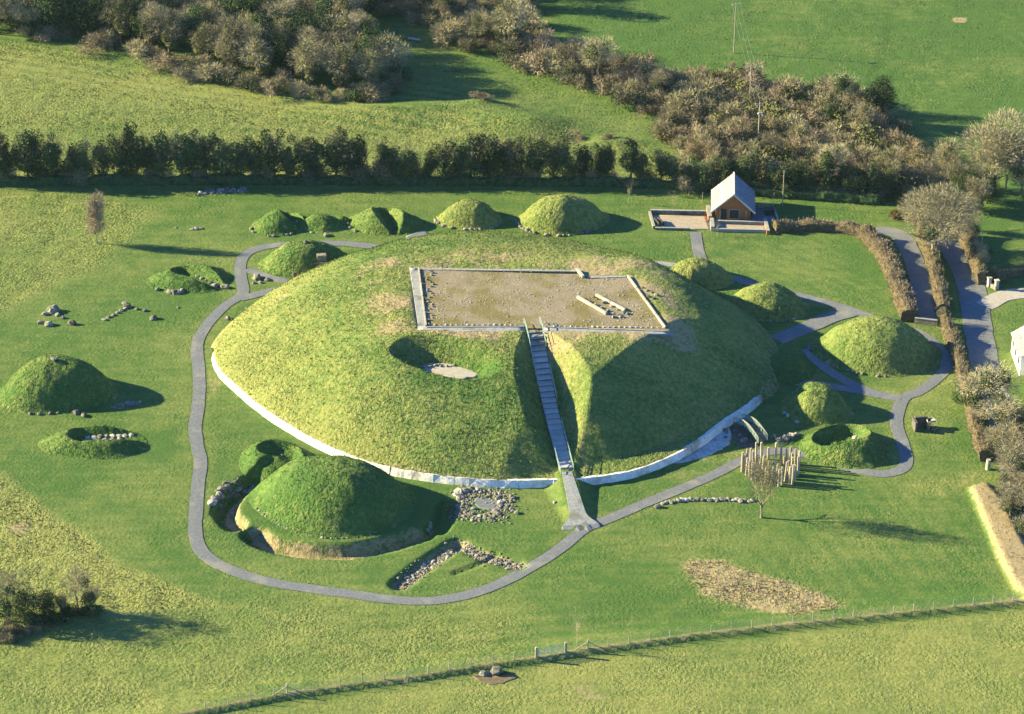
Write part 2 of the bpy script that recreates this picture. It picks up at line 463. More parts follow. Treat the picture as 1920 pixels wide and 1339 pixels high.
def base_h(x, y):
    """height of the land itself, without the grass relief"""
    x, y = np.asarray(x, float), np.asarray(y, float)
    z = 0.30 * fbm(x, y, 38.0, 2)
    near = (np.abs(x) < 200) & (np.abs(y) < 260)
    for p, a, b, h in EARTHWORKS:
        cx, cy = G(*p)
        z = z + h * np.exp(-((x - cx) / a) ** 2 - ((y - cy) / b) ** 2)
    def cut(d, w, dep, e=0.9): return -dep * (1 - ss(w - e, w + e, d))
    for ln, w, dep in ((DITCH, 1.55, 1.9), (DITCH2, 1.75, 1.9), (DITCH3, 1.6, 1.5), (RUIN_L, 1.35, 0.75), (RUIN_R, 1.2, 0.45), (RUIN_D, 0.25, 0.5)):
        z = z + cut(dseg(x, y, ln[::2] if len(ln) > 12 else ln), w, dep, 0.5)
    # the bank under the south fence: a lip of long grass with a drop on the field side
    fy = np.interp(x, FENCE[:, 0], FENCE[:, 1])
    s = (y - fy)
    bank = ss(-0.5, 0.1, s) * (1 - ss(0.2, 6.0, s)) * 0.60
    z = z + bank * ((x > -90) & (x < 75)) * near
    # straw bank on the right
    P = ZW[9][0]
    d = sdf(x, y, P)
    z = z + 0.85 * ss(-0.25, 0.7, d)
    # apron of the ramp that carries the path over the mound's edge
    t = np.clip(((x - STAIR_B[0]) * (FOOT - STAIR_B)[0] + (y - STAIR_B[1]) * (FOOT - STAIR_B)[1]) / ((FOOT - STAIR_B) ** 2).sum(), 0, 1)
    q = STAIR_B[None, :] + t.reshape(-1, 1) * (FOOT - STAIR_B)[None, :] if np.ndim(x) else STAIR_B + t * (FOOT - STAIR_B)
    dx = x - q[..., 0].reshape(np.shape(x)); dy = y - q[..., 1].reshape(np.shape(y))
    ramp_h = 1.25 * (1 - t) ** 0.9 + 0.25 * (t < 1)
    z = np.maximum(z, np.minimum(ramp_h, ramp_h - (np.hypot(dx, dy) - 1.2) * 0.55) + 0 * z) if True else z
    return z


def H(x, y): return float(base_h(np.array([x]), np.array([y]))[0])


def zone_attr(me, dry, rough, straw):
    a = me.color_attributes.new('zone', 'FLOAT_COLOR', 'POINT')
    n = len(me.vertices)
    c = np.ones((n, 4), np.float32)
    c[:, 0], c[:, 1], c[:, 2] = dry, rough, straw
    a.data.foreach_set('color', c.ravel())


# ------------------------------------------------------------------ the ground: one sheet
def axis(lo, hi, st, far):
    core = np.arange(lo, hi + st, st)
    g, out, p, q = st, [], lo, hi
    left, right = [], []
    while p > -far:
        g *= 1.28; p -= g; left.append(p)
    g = st; q = core[-1]
    while q < far:
        g *= 1.28; q += g; right.append(q)
    return np.array(left[::-1] + list(core) + right)


def build_ground():
    xs, ys = axis(-112, 112, 0.44, 5000), axis(-99, 172, 0.46, 5000)
    X, Y = np.meshgrid(xs, ys)
    x, y = X.ravel(), Y.ravel()
    z = base_h(x, y)
    dry, rough, straw = np.full(x.shape, 0.16), np.full(x.shape, 0.25), np.zeros(x.shape)
    wob = fbm(x, y, 6.0, 3) * 3
    for P, a, b, c, e in ZW:
        lo, hi = P.min(0) - 12, P.max(0) + 12
        k = (x > lo[0]) & (x < hi[0]) & (y > lo[1]) & (y < hi[1])
        d = sdf(x[k], y[k], P) + wob[k] * min(1.0, e / 2.5)
        w = ss(-e, e, d)
        dry[k] += (a - dry[k]) * w; rough[k] += (b - rough[k]) * w; straw[k] += (c - straw[k]) * w
    # straw lining of the ditch on the mound's side, dead grass along the fence lip
    dc = np.hypot(x - C_CEN[0], y - C_CEN[1])
    for ln in (DITCH, DITCH2):
        d = dseg(x, y, ln)
        w = (1 - ss(1.9, 2.5, d))
        k = np.where(d < 3.0)[0]
        i = np.argmin(np.hypot(x[k][:, None] - ln[None, :, 0], y[k][:, None] - ln[None, :, 1]), 1)
        ins = np.hypot(ln[i, 0] - C_CEN[0], ln[i, 1] - C_CEN[1]) - dc[k]
        straw[k] = np.maximum(straw[k], w[k] * 0.72 * ss(-0.5, 0.3, ins)); rough[k] = np.maximum(rough[k], w[k])
    for ln in (RUIN_L, RUIN_R):
        w = 1 - ss(1.0, 1.7, dseg(x, y, ln))
        straw = np.maximum(straw, 0.7 * w)
    fy = np.interp(x, FENCE[:, 0], FENCE[:, 1])
    w = np.exp(-((y - fy - 0.25) / 0.55) ** 2) * (np.abs(x) < 75)
    dry = np.maximum(dry, w * 0.9); straw = np.maximum(straw, w * 0.62); rough = rough * (1 - 0.7 * np.exp(-((y - fy) / 1.5) ** 2))
    # grass relief
    pd = np.full(x.shape, 99.0)
    k = (np.abs(x) < 112) & (y < 90)
    for ln, w in PLINES: pd[k] = np.minimum(pd[k], dseg(x[k], y[k], ln) - w / 2)
    calm = ss(0.1, 1.0, pd)
    lim = ((np.abs(x) < 116) & (np.abs(y) < 180))
    rel = (fbm(x, y, 1.7, 2) * 0.26 * np.clip(rough, 0, 1) ** 1.3 + fbm(x, y, 7.0, 2) * 0.16 * rough) * lim
    z = z + rel * calm - 0.012 * (1 - calm)
    # mowing lines: along the upper field's top edge and across the lower right lawn
    A, B = np.array(G(0, 95)), np.array(G(640, 196))
    nrm_ = np.array([-(B - A)[1], (B - A)[0]]) / np.hypot(*(B - A))
    d_ = (x - A[0]) * nrm_[0] + (y - A[1]) * nrm_[1]
    dry += 0.22 * np.sin(d_ * 2 * PI / 3.4) * ss(-16, -8, d_) * (1 - ss(12, 20, d_)) * (y > 72) * (x < -10)
    for (pa, pb, qc, rad, wl) in (((1500, 950), (1640, 1120), (1640, 1030), 24, 2.6), ((1400, 450), (1650, 560), (1500, 500), 22, 2.4), ((900, 1200), (1100, 1180), (950, 1215), 30, 3.0)):
        A, B, Q = np.array(G(*pa)), np.array(G(*pb)), np.array(G(*qc))
        nrm_ = np.array([-(B - A)[1], (B - A)[0]]) / np.hypot(*(B - A))
        d_ = (x - A[0]) * nrm_[0] + (y - A[1]) * nrm_[1]
        dry += 0.10 * np.sin(d_ * 2 * PI / wl) * np.exp(-(np.hypot(x - Q[0], y - Q[1]) / rad) ** 2)
    # wheel tracks through the gate into the south field
    for dx_ in (-0.9, 0.9):
        tr = dseg(x, y, GL([(1034, 1200), (1036, 1240), (1050, 1290), (1100, 1360)]) + np.array([dx_, 0]))
        dry += 0.25 * np.exp(-(tr / 0.35) ** 2); straw += 0.25 * np.exp(-(tr / 0.3) ** 2)
    # worn, browner strip beside the paths
    dry = dry + 0.16 * np.exp(-((pd - 0.5) / 0.8) ** 2) * (pd > 0)
    ny, nx = X.shape
    i = np.arange(nx * ny).reshape(ny, nx)
    f = np.stack([i[:-1, :-1], i[:-1, 1:], i[1:, 1:], i[1:, :-1]], -1).reshape(-1, 4)
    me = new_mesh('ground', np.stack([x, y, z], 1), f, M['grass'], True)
    zone_attr(me, dry, rough, straw)
    tag(link('ground', me), 'green and straw coloured pasture around the big burial mound', kind='structure')


def field_tufts():
    r = np.random.RandomState(501)
    for P, n, dry, h0, h1 in ((ZW[0][0], 11000, 0.72, 0.13, 0.29), (ZW[2][0], 1800, 0.34, 0.12, 0.26), (ZW[4][0], 3600, 0.56, 0.11, 0.24), (ZW[5][0], 4200, 0.82, 0.12, 0.28), (ZW[6][0], 3200, 0.68, 0.09, 0.20), (ZW[7][0], 2400, 0.80, 0.08, 0.16), (ZW[3][0], 4500, 0.05, 0.12, 0.26), (ZW[8][0], 900, 0.7, 0.12, 0.30), (ZW[9][0], 350, 0.8, 0.10, 0.22)):
        lo, hi = np.maximum(P.min(0), (-115, -102)), np.minimum(P.max(0), (115, 175))
        q = lo + r.rand(n * 4, 2) * (hi - lo)
        q = q[(sdf(q[:, 0], q[:, 1], P) > 0.5) & (fbm(q[:, 0], q[:, 1], 9, 3) > -0.12 - 0.1 * r.rand(n * 4))]
        fy = np.interp(q[:, 0], FENCE[:, 0], FENCE[:, 1])
        q = q[np.abs(q[:, 1] - fy) > 1.2][:n]
        sw = 0.95 if P is ZW[8][0] or P is ZW[9][0] else 0.6
        tag(tufts('grass_tufts', q[:, 0], q[:, 1], base_h(q[:, 0], q[:, 1]), dry + r.normal(0.05, 0.22, len(q)), 1.0, np.where(r.rand(len(q)) < (0.12 if sw < 0.9 else 0.8), sw, 0.0), h0, h1, None, (0, 0, 0), 4, r), 'tussocks of long rough grass scattered over the pasture')


build_ground()


def ribbon(name, pts, w, mat, dz, wob=0.06):
    ln = smooth_line(GL(pts), 0.45)
    t = np.gradient(ln, axis=0)
    t /= np.linalg.norm(t, axis=1)[:, None] + 1e-9
    n = np.stack([-t[:, 1], t[:, 0]], 1)
    k = np.arange(len(ln))
    wl = w / 2 * (1 + wob * (vnoise(k * 0.23, k * 0 + 3.3) - 0.5) * 2)
    wr = w / 2 * (1 + wob * (vnoise(k * 0.23, k * 0 + 8.3) - 0.5) * 2)
    cols = [(wl + 0.05, -0.25), (wl, 0.0), (wl * 0, 0.015), (-wr, 0.0), (-wr - 0.05, -0.25)]
    v = np.concatenate([np.column_stack([ln + n * c[:, None], base_h(*(ln + n * c[:, None]).T) + dz + h]) for c, h in cols])
    m = len(ln)
    f = np.array([(j * m + a, (j + 1) * m + a, (j + 1) * m + a + 1, j * m + a + 1) for j in range(4) for a in range(m - 1)])
    me = new_mesh(name, v, f[:, ::-1], M[mat], False)
    return tag(link(name, me), kind='structure')


def patch(name, pts, mat, dz, kind='structure', jit=0.0, parent=None, raw=False, zf=None):
    """a flat surfaced area that follows the land"""
    P = np.asarray(pts, float) if raw else GL(pts)
    P = smooth_line(P, 0.7, True) if jit else P
    if jit: P = P + (np.random.RandomState(len(name)).rand(*P.shape) - 0.5) * jit
    lo, hi = P.min(0), P.max(0)
    c = P.mean(0)
    rings = 7
    v = np.concatenate([c + (P - c) * (r / rings) for r in range(1, rings + 1)] + [P + (P - c) * 0.004])
    hz = (zf or base_h)
    z = hz(v[:, 0], v[:, 1]) + dz
    n = len(P)
    z[-n:] -= 0.22
    v = np.column_stack([v, z])
    v = np.vstack([v, [[c[0], c[1], hz(c[:1], c[1:2])[0] + dz]]])
    f = [(len(v) - 1, k, (k + 1) % n) for k in range(n)]
    f += [(r * n + k, (r + 1) * n + k, (r + 1) * n + (k + 1) % n, r * n + (k + 1) % n) for r in range(rings) for k in range(n)]
    o = link(name, new_mesh(name, v, f, M[mat], True), parent)
    if kind: tag(o, kind=kind)
    return o


for nm, pts, w, mt, dz in LANES + PATHS: ribbon(nm, pts, w, mt, dz)
patch('plaza', [(752, 470), (762, 443), (795, 433), (822, 452), (800, 472)], 'path', 0.092)
patch('gravel_apron', [(1262, 870), (1300, 846), (1345, 810), (1368, 804), (1368, 832), (1335, 852), (1300, 865)], 'quartz', 0.06, jit=0.5)
patch('quartz_apron', [(474, 580), (508, 557), (540, 541), (546, 546), (515, 564), (480, 584)], 'wall', 0.30, jit=0.2)
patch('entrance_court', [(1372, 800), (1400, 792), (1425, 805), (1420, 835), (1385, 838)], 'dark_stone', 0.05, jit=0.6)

# ------------------------------------------------------------------ the great mound
def mound_h(x, y, cuts=True):
    do = np.maximum(sdf(x, y, OUT[::3]), 0.0)
    dp = np.maximum(-sdf(x, y, CROWN), 0.0)
    t = do / (do + dp + 1e-6)
    z = WALLZ + (TOPZ - WALLZ) * (0.75 * np.sin(t * PI / 2) + 0.25 * (1 - (1 - t) ** 2))
    # steep straight face on the right: one plane per bearing, lowest wins
    cut = np.full(np.shape(x), 99.0)
    for th in FACE_DIRS:
        nx_, ny_ = math.cos(th), -math.sin(th)
        lim = (OUT[:, 0] * nx_ + OUT[:, 1] * ny_).max()
        off = 3.3 * min(1.0, max(0.0, (math.degrees(th) - 32) / 22))
        cut = np.minimum(cut, WALLZ + 0.73 * (lim - off - x * nx_ - y * ny_))
    z = np.minimum(z, np.maximum(cut, WALLZ - 0.15 + 0.06 * do))
    if not cuts: return z
    # hollow in the south-west face
    cx, cy, a, b, r = HOLLOW
    u, v = (x - cx) * math.cos(r) + (y - cy) * math.sin(r), -(x - cx) * math.sin(r) + (y - cy) * math.cos(r)
    q = np.sqrt((u / a) ** 2 + (v / b) ** 2) * (1 + 0.45 * fbm(x, y, 7.0, 2, 2.0))
    zc = float(mound_h(np.array([cx]), np.array([cy]), False)[0])
    fl = zc - 2.7
    q2 = np.sqrt(((u - 2.8) / (a * 0.34)) ** 2 + ((v - 0.6) / (b * 0.36)) ** 2) * (1 + 0.5 * fbm(x, y, 5.0, 2, 6.0))
    bowl = fl + np.maximum(q2 - 1, 0) * 2.1
    w = 1 - ss(0.42, 1.06, q)
    z = z + (np.minimum(z, bowl) - z) * w
    # the cutting for the stair
    d = STAIR_B - STAIR_T
    L = np.hypot(*d)
    d = d / L
    s = (x - STAIR_T[0]) * d[0] + (y - STAIR_T[1]) * d[1]
    o = -(x - STAIR_T[0]) * d[1] + (y - STAIR_T[1]) * d[0]
    zs = stair_z(np.clip(s / L, -0.3, 1.2))
    wall = zs - 0.25 + np.maximum(np.abs(o) - 1.35, 0) * np.where(o > 0, 0.9, 1.08)
    z = np.where(s > -2.5, np.minimum(z, np.where(s < 0, z, wall)), z)
    return z


def stair_z(t): return TOPZ - 0.15 - (TOPZ - 0.15 - 1.35) * np.clip(t, 0, 1) ** 1.0 * 1.0 - 1.15 * np.sin(np.clip(t, 0, 1) * PI)


mound = thing('burial_mound', 'huge grassy burial mound with a gravel platform on its flattened top', 'mound', (*MOUND_C, 0))
ML = (-MOUND_C[0], -MOUND_C[1], 0)


def tufts(name, x, y, z, dry, rough, straw, hmin, hmax, parent=None, loc=(0, 0, 0), blades=4, r=None):
    """tussocks of long grass: a few leaning blades each"""
    r = r or np.random.RandomState(len(x) % 1000)
    n = len(x) * blades
    k = np.repeat(np.arange(len(x)), blades)
    a = r.uniform(0, 2 * PI, n)
    hh = np.repeat(r.uniform(hmin, hmax, len(x)), blades) * r.uniform(0.7, 1.2, n)
    sp = r.uniform(0.0, 0.22, n) * np.sqrt(hh / 0.3)
    b = a + r.uniform(-0.8, 0.8, n)
    cx, cy = x[k] + np.cos(b) * sp, y[k] + np.sin(b) * sp
    w = hh * r.uniform(0.30, 0.55, n)
    px, py = -np.sin(a) * w / 2, np.cos(a) * w / 2
    ln = r.uniform(0.1, 0.7, n) * hh
    v = np.stack([np.column_stack([cx - px, cy - py, z[k] - 0.06]), np.column_stack([cx + px, cy + py, z[k] - 0.06]),
                  np.column_stack([cx + np.cos(a) * ln, cy + np.sin(a) * ln, z[k] + hh])], 1).reshape(-1, 3)
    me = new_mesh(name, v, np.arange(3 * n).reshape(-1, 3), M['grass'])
    q = np.repeat(k, 3)
    zone_attr(me, np.asarray(dry)[q], np.broadcast_to(rough, x.shape)[q], np.broadcast_to(straw, x.shape)[q])
    return tag(link(name, me, parent, loc), kind='stuff')


def has_wall(P):
    P = np.atleast_2d(P)
    return (P[:, 1] < 3.0) & ~((P[:, 0] > 30) & (P[:, 1] > -13.5))


def build_turf():
    nth, nr = len(OUT) * 2, 150
    idx = np.linspace(0, len(OUT), nth, endpoint=False)
    P = np.column_stack([np.interp(idx, np.arange(len(OUT) + 1), np.append(OUT[:, i], OUT[0, i])) for i in (0, 1)])
    c = np.array(MOUND_C) + np.array([4.0, -3.0])
    rr = np.linspace(0.004, 1.0, nr)
    X = c[0] + (P[None, :, 0] - c[0]) * rr[:, None]
    Y = c[1] + (P[None, :, 1] - c[1]) * rr[:, None]
    x, y = X.ravel(), Y.ravel()
    z = mound_h(x, y)
    do = sdf(x, y, OUT[::3])
    dpl = sdf(x, y, PLAT)
    # inside the platform the turf sinks under the gravel
    k = np.clip(ss(-0.6, 0.3, do), 0, 1)
    rel = fbm(x, y, 1.5, 2) * 0.20 + fbm(x, y, 6, 2) * 0.40 + fbm(x, y, 15, 2) * 0.5
    ds = dseg(x, y, [STAIR_T, STAIR_B])
    calm = ss(1.1, 2.2, ds) * (1 - ss(-0.6, 0.2, dpl))
    z = z + rel * calm * ss(0.0, 1.0, do + 0.2) - 0.25 * ss(-0.2, 0.4, dpl)
    cx, cy, a, b, r = HOLLOW
    u, v = (x - cx) * math.cos(r) + (y - cy) * math.sin(r), -(x - cx) * math.sin(r) + (y - cy) * math.cos(r)
    q = np.sqrt((u / a) ** 2 + (v / b) ** 2)
    dry = 0.30 + 0.42 * ss(-14, -42, x + 0.25 * y) + 0.15 * np.exp(-(do / 9.0) ** 2) + 0.5 * fbm(x, y, 12, 3)
    dry = dry - 0.12 * ss(18, 30, x) + 0.12 * np.exp(-((dpl + 3.5) / 3.5) ** 2)
    straw = 0.80 * np.exp(-((dpl + 1.5) / (4.6 + 2.6 * (y > 8) + 2.5 * (x < -14))) ** 2) * ss(-0.30, 0.12, fbm(x, y, 5, 3)) + 0.34 * ss(-20, -40, x) * ss(0.02, 0.25, fbm(x, y, 8, 3, 4.0))
    dry = dry + 0.14 * np.exp(-(do / 3.0) ** 2) + 0.40 * np.exp(-((dpl + 3.0) / 5.0) ** 2)
    dry = np.where(q < 1.0, dry - 0.30 * (1 - ss(0.75, 1.0, q)), dry)
    straw = np.where(q < 1.0, 0, straw)
    d = (STAIR_B - STAIR_T) / np.hypot(*(STAIR_B - STAIR_T))
    o = -(x - STAIR_T[0]) * d[1] + (y - STAIR_T[1]) * d[0]
    s = (x - STAIR_T[0]) * d[0] + (y - STAIR_T[1]) * d[1]
    bank = np.exp(-((o - 3.0) / 1.3) ** 2) * ss(2, 7, s) * (1 - ss(24, 31, s))
    dry = dry + 0.45 * bank; straw = np.maximum(straw, 0.42 * bank)
    straw = np.maximum(straw, 0.55 * np.exp(-((do - 0.1) / 0.35) ** 2))
    straw = np.maximum(straw, 0.9 * ss(-0.5, 0.3, dpl))
    # outward lip that folds down over the wall
    e = nr * nth - nth
    un = (P - c) / np.linalg.norm(P - c, axis=1)[:, None]
    past = np.where(P[:, 0] > 0, np.where(P[:, 0] > 25, P[:, 1] + 16.0, 99 * (P[:, 1] > 0) - 1), P[:, 1] - 0.5)
    op = ss(0.0, 4.0, past)
    lip = np.column_stack([P + un * (0.10 + 1.5 * op)[:, None], (z[e:] - 0.13 - 0.22 * vnoise(np.arange(nth) * 0.37, np.arange(nth) * 0.0 + 2.2) - 0.40 * ss(6, 13, P[:, 0])) * (1 - op) - 0.3 * op])
    v3 = np.vstack([np.column_stack([x, y, z]), lip])
    ext = lambda w: np.concatenate([w, w[e:]])
    i = np.arange((nr + 1) * nth).reshape(nr + 1, nth)
    j = np.roll(i, -1, 1)
    f = np.stack([i[:-1], i[1:], j[1:], j[:-1]], -1).reshape(-1, 4)
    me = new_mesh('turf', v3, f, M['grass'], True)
    zone_attr(me, ext(dry), 1.0, ext(straw))
    link('turf', me, mound, ML)
    r = np.random.RandomState(77)
    N = 15000
    i = r.choice(len(x), N, p=(lambda q_: q_ / q_.sum())(rr.repeat(nth) * (dpl < -0.4) * (ds > 2.0) * (1 - 0.88 * ss(8, 13, x + 0.25 * (y + 30)) * (y < 14))))
    jx, jy = r.uniform(-.4, .4, N), r.uniform(-.4, .4, N)
    tufts('grass_tufts', x[i] + jx, y[i] + jy, z[i], dry[i] + r.normal(0.06, 0.22, N), 1.0, straw[i], 0.10, 0.25, mound, ML, 4, r)


build_turf()


def offset(P, d):
    t = np.roll(P, -1, 0) - np.roll(P, 1, 0)
    t /= np.linalg.norm(t, axis=1)[:, None]
    return P + np.stack([t[:, 1], -t[:, 0]], 1) * d


def ring_wall():
    """the white wall round the foot, in cast lengths, left open where the ramp meets it"""
    n = len(OUT)
    seg = 9
    for a in range(0, n, seg):
        k = [(a + j) % n for j in range(min(seg, n - a) + 1)]
        mid = OUT[k[len(k) // 2]]
        if not has_wall(mid)[0]: continue
        P = OUT[k]
        P = P.copy(); P[-1] -= (P[-1] - P[-2]) * 0.03
        t = np.gradient(P, axis=0); t /= np.linalg.norm(t, axis=1)[:, None]
        no = np.stack([t[:, 1], -t[:, 0]], 1)
        if np.dot(no[len(no) // 2], mid - np.array(MOUND_C)) < 0: no = -no
        r = np.random.RandomState(a)
        jig = r.rand() * 0.03
        prof = [(0.52 + jig, -0.4), (0.48 + jig, 0.0), (0.14 + jig, WALLZ - 0.02 - r.rand() * 0.06), (-0.5, WALLZ - 0.16)]
        jj = [np.clip(r.normal(0, 0.035, (len(P), 1)), -.07, .07) for _ in range(4)]
        v = np.concatenate([np.column_stack([P + no * (o + jj[q]), np.full(len(P), z) + jj[q][:, 0] * 1.2 + (base_h(*(P + no * o).T) if z <= 0 else 0)]) for q, (o, z) in enumerate(prof)])
        m = len(P)
        f = [(q * m + b, q * m + b + 1, (q + 1) * m + b + 1, (q + 1) * m + b) for q in range(3) for b in range(m - 1)]
        f += [tuple(q * m for q in range(4)), tuple(q * m + m - 1 for q in range(3, -1, -1))]
        link('wall_panel', new_mesh('wall_panel', v, f, M['wall']), mound, ML)


ring_wall()

# platform: gravel floor, kerbs, rails
def plat_z(x, y): return np.full(np.shape(x), TOPZ) + fbm(x, y, 3.0, 3) * 0.10


def platform_floor():
    P = np.array(PLAT_IN)
    lo, hi = P.min(0), P.max(0)
    top = smooth_line(np.array([PLAT_IN[0], PLAT_IN[1], PLAT_IN[2], PLAT_IN[3]]), 1.0)
    nu, nv = 90, 60
    a, b, c, d = [np.array(q) for q in (PLAT_IN[0], PLAT_IN[3], PLAT_IN[4], PLAT_IN[5])]
    U, V = np.meshgrid(np.linspace(0, 1, nu), np.linspace(0, 1, nv))
    Q = ((1 - U) * (1 - V))[..., None] * a + (U * (1 - V))[..., None] * b + (U * V)[..., None] * c + ((1 - U) * V)[..., None] * d
    x, y = Q[..., 0].ravel(), Q[..., 1].ravel()
    i = np.arange(nu * nv).reshape(nv, nu)
    f = np.stack([i[:-1, :-1], i[1:, :-1], i[1:, 1:], i[:-1, 1:]], -1).reshape(-1, 4)
    z = plat_z(x, y) + fbm(x, y, 0.9, 2) * 0.06
    link('gravel_floor', new_mesh('gravel_floor', np.column_stack([x, y, z]), f, M['platform'], True), mound, ML)


def platform_mat():
    m, nt, b = base_mat('platform_gravel')
    pos = nd(nt, 'ShaderNodeNewGeometry').outputs['Position']
    n1, n2, n3 = noise(nt, pos, 0.16, 5, 0.6), noise(nt, pos, 3.2, 5, 0.7), noise(nt, pos, 0.4, 4, 0.6)
    c = mixc(nt, n2, (0.145, 0.125, 0.088), (0.30, 0.265, 0.205))
    c = mixc(nt, maths(nt, 'MULTIPLY', ramp(nt, n1, 0.42, 0.60), 0.85), c, (0.150, 0.135, 0.055))
    vor = nd(nt, 'ShaderNodeTexVoronoi')
    vor.inputs['Scale'].default_value = 2.6
    nt.links.new(pos, vor.inputs['Vector'])
    s = maths(nt, 'MULTIPLY', maths(nt, 'LESS_THAN', vor.outputs['Distance'], 0.24), ramp(nt, n3, 0.46, 0.6))
    c = mixc(nt, maths(nt, 'MULTIPLY', s, 0.8), c, (0.42, 0.39, 0.34))
    nt.links.new(c, b.inputs['Base Color'])
    bump(nt, b, n2, 0.12, 0.8)
    return m


M['platform'] = platform_mat()
platform_floor()


def strip(name, p, q, w, h, mat, z=TOPZ, parent=mound, jit=0.0):
    p, q = np.array(p), np.array(q)
    L = np.hypot(*(q - p))
    a = math.atan2(*(q - p)[::-1])
    mb = MB()
    mb.box((0, 0, h / 2), (L, w, h))
    return mb.put(name, M[mat], parent, ((p[0] + q[0]) / 2 + ML[0], (p[1] + q[1]) / 2 + ML[1], z), a)


TZ = TOPZ + 0.02
PT = lambda a, b: G(a, b, TOPZ + 0.1)
patch('gravel_strip', [PT(768, 502), PT(783, 502), PT(802, 617), PT(785, 618)], 'pale', 0, None, 0, mound, True, lambda x, y: plat_z(x, y) + 0.02).location = ML
patch('gravel_strip', [PT(783, 611), PT(984, 611), PT(984, 620), PT(783, 620)], 'pale', 0, None, 0, mound, True, lambda x, y: plat_z(x, y) + 0.03).location = ML
patch('gravel_strip', [PT(1018, 613), PT(1252, 618), PT(1262, 626), PT(1018, 621)], 'pale', 0, None, 0, mound, True, lambda x, y: plat_z(x, y) + 0.03).location = ML


def kerb_run(p, q, w, h, mat, n, name='kerb'):
    p, q = np.array(PT(*p)), np.array(PT(*q))
    for k in range(n):
        a, b = p + (q - p) * (k / n), p + (q - p) * ((k + 0.96) / n)
        o = strip(name, a, b, w, h, mat, TZ + rng.uniform(-0.03, 0.03))
        o.rotation_euler.x = rng.uniform(-0.03, 0.03)


kerb_run((788, 504), (1082, 508), 0.55, 0.11, 'kerb', 14)
kerb_run((1108, 520), (1174, 518), 0.55, 0.11, 'kerb', 4)
kerb_run((800, 613), (982, 612), 0.22, 0.14, 'kerb', 9)
kerb_run((1020, 613), (1252, 621), 0.22, 0.14, 'kerb', 11)
kerb_run((785, 504), (799, 612), 0.22, 0.28, 'beam', 4, 'rail')
kerb_run((1177, 518), (1248, 616), 0.26, 0.32, 'beam', 4, 'rail')
kerb_run((1082, 506), (1094, 521), 0.40, 0.45, 'beam', 1, 'rail')
kerb_run((1083, 558), (1138, 590), 0.36, 0.45, 'beam', 2, 'rail')
kerb_run((1118, 554), (1173, 583), 0.36, 0.45, 'beam', 2, 'rail')


ORD = 'first second third fourth fifth sixth seventh eighth ninth tenth eleventh twelfth thirteenth fourteenth fifteenth sixteenth seventeenth eighteenth nineteenth twentieth'.split()
ORD += ['twenty-' + q for q in ORD[:9]] + ['thirtieth'] + ['thirty-' + q for q in ORD[:9]] + ['fortieth'] + ['forty-' + q for q in ORD[:9]] + ['fiftieth'] + ['fifty-' + q for q in ORD[:9]]



# ---- stones
def stone_mesh(seed, name='stone', mat='stone', flat=0.75, fine=False):
    r = np.random.RandomState(seed)
    t = (1 + 5 ** 0.5) / 2
    v = np.array([(-1, t, 0), (1, t, 0), (-1, -t, 0), (1, -t, 0), (0, -1, t), (0, 1, t), (0, -1, -t), (0, 1, -t), (t, 0, -1), (t, 0, 1), (-t, 0, -1), (-t, 0, 1)], float)
    f = [(0, 11, 5), (0, 5, 1), (0, 1, 7), (0, 7, 10), (0, 10, 11), (1, 5, 9), (5, 11, 4), (11, 10, 2), (10, 7, 6), (7, 1, 8), (3, 9, 4), (3, 4, 2), (3, 2, 6), (3, 6, 8), (3, 8, 9), (4, 9, 5), (2, 4, 11), (6, 2, 10), (8, 6, 7), (9, 8, 1)]
    if fine:
        v = list(map(tuple, v)); cache = {}
        def mid(a, b):
            k = (min(a, b), max(a, b))
            if k not in cache:
                v.append(tuple((np.array(v[a]) + np.array(v[b])) / 2)); cache[k] = len(v) - 1
            return cache[k]
        g = []
        for a, b, c in f:
            ab, bc, ca = mid(a, b), mid(b, c), mid(c, a)
            g += [(a, ab, ca), (b, bc, ab), (c, ca, bc), (ab, bc, ca)]
        f, v = g, np.array(v)
    v = v / np.linalg.norm(v, axis=1)[:, None] * 0.5
    v = np.sign(v) * np.abs(v * 2) ** 0.8 / 2
    v *= 1 + (r.rand(len(v), 1) - 0.5) * 0.35
    v *= np.array([1.0, 0.75 + 0.3 * r.rand(), flat])
    v[:, 2] += 0.18 * flat
    return new_mesh(name, v, f, M[mat])


STONES = [stone_mesh(i) for i in range(7)]
PALES = [stone_mesh(20 + i, mat='pale_stone') for i in range(4)]
DARKS = [stone_mesh(40 + i, mat='dark_stone') for i in range(4)]
BOULD = [stone_mesh(60 + i, 'boulder', 'stone', 0.8, True) for i in range(5)]


def stone(x, y, s, parent=None, z=None, kind=None, name='stone', zs=1.0, pool=None, off=(0, 0)):
    pool = pool or STONES
    me = pool[rng.randint(len(pool))]
    zz = H(x, y) if z is None else z
    return link(name, me, parent, (x - off[0], y - off[1], zz), rot=(rng.uniform(-.25, .25), rng.uniform(-.25, .25), rng.uniform(0, 6.28)),
                sc=(s * rng.uniform(.85, 1.2), s * rng.uniform(.85, 1.2), s * zs * rng.uniform(.8, 1.15)))


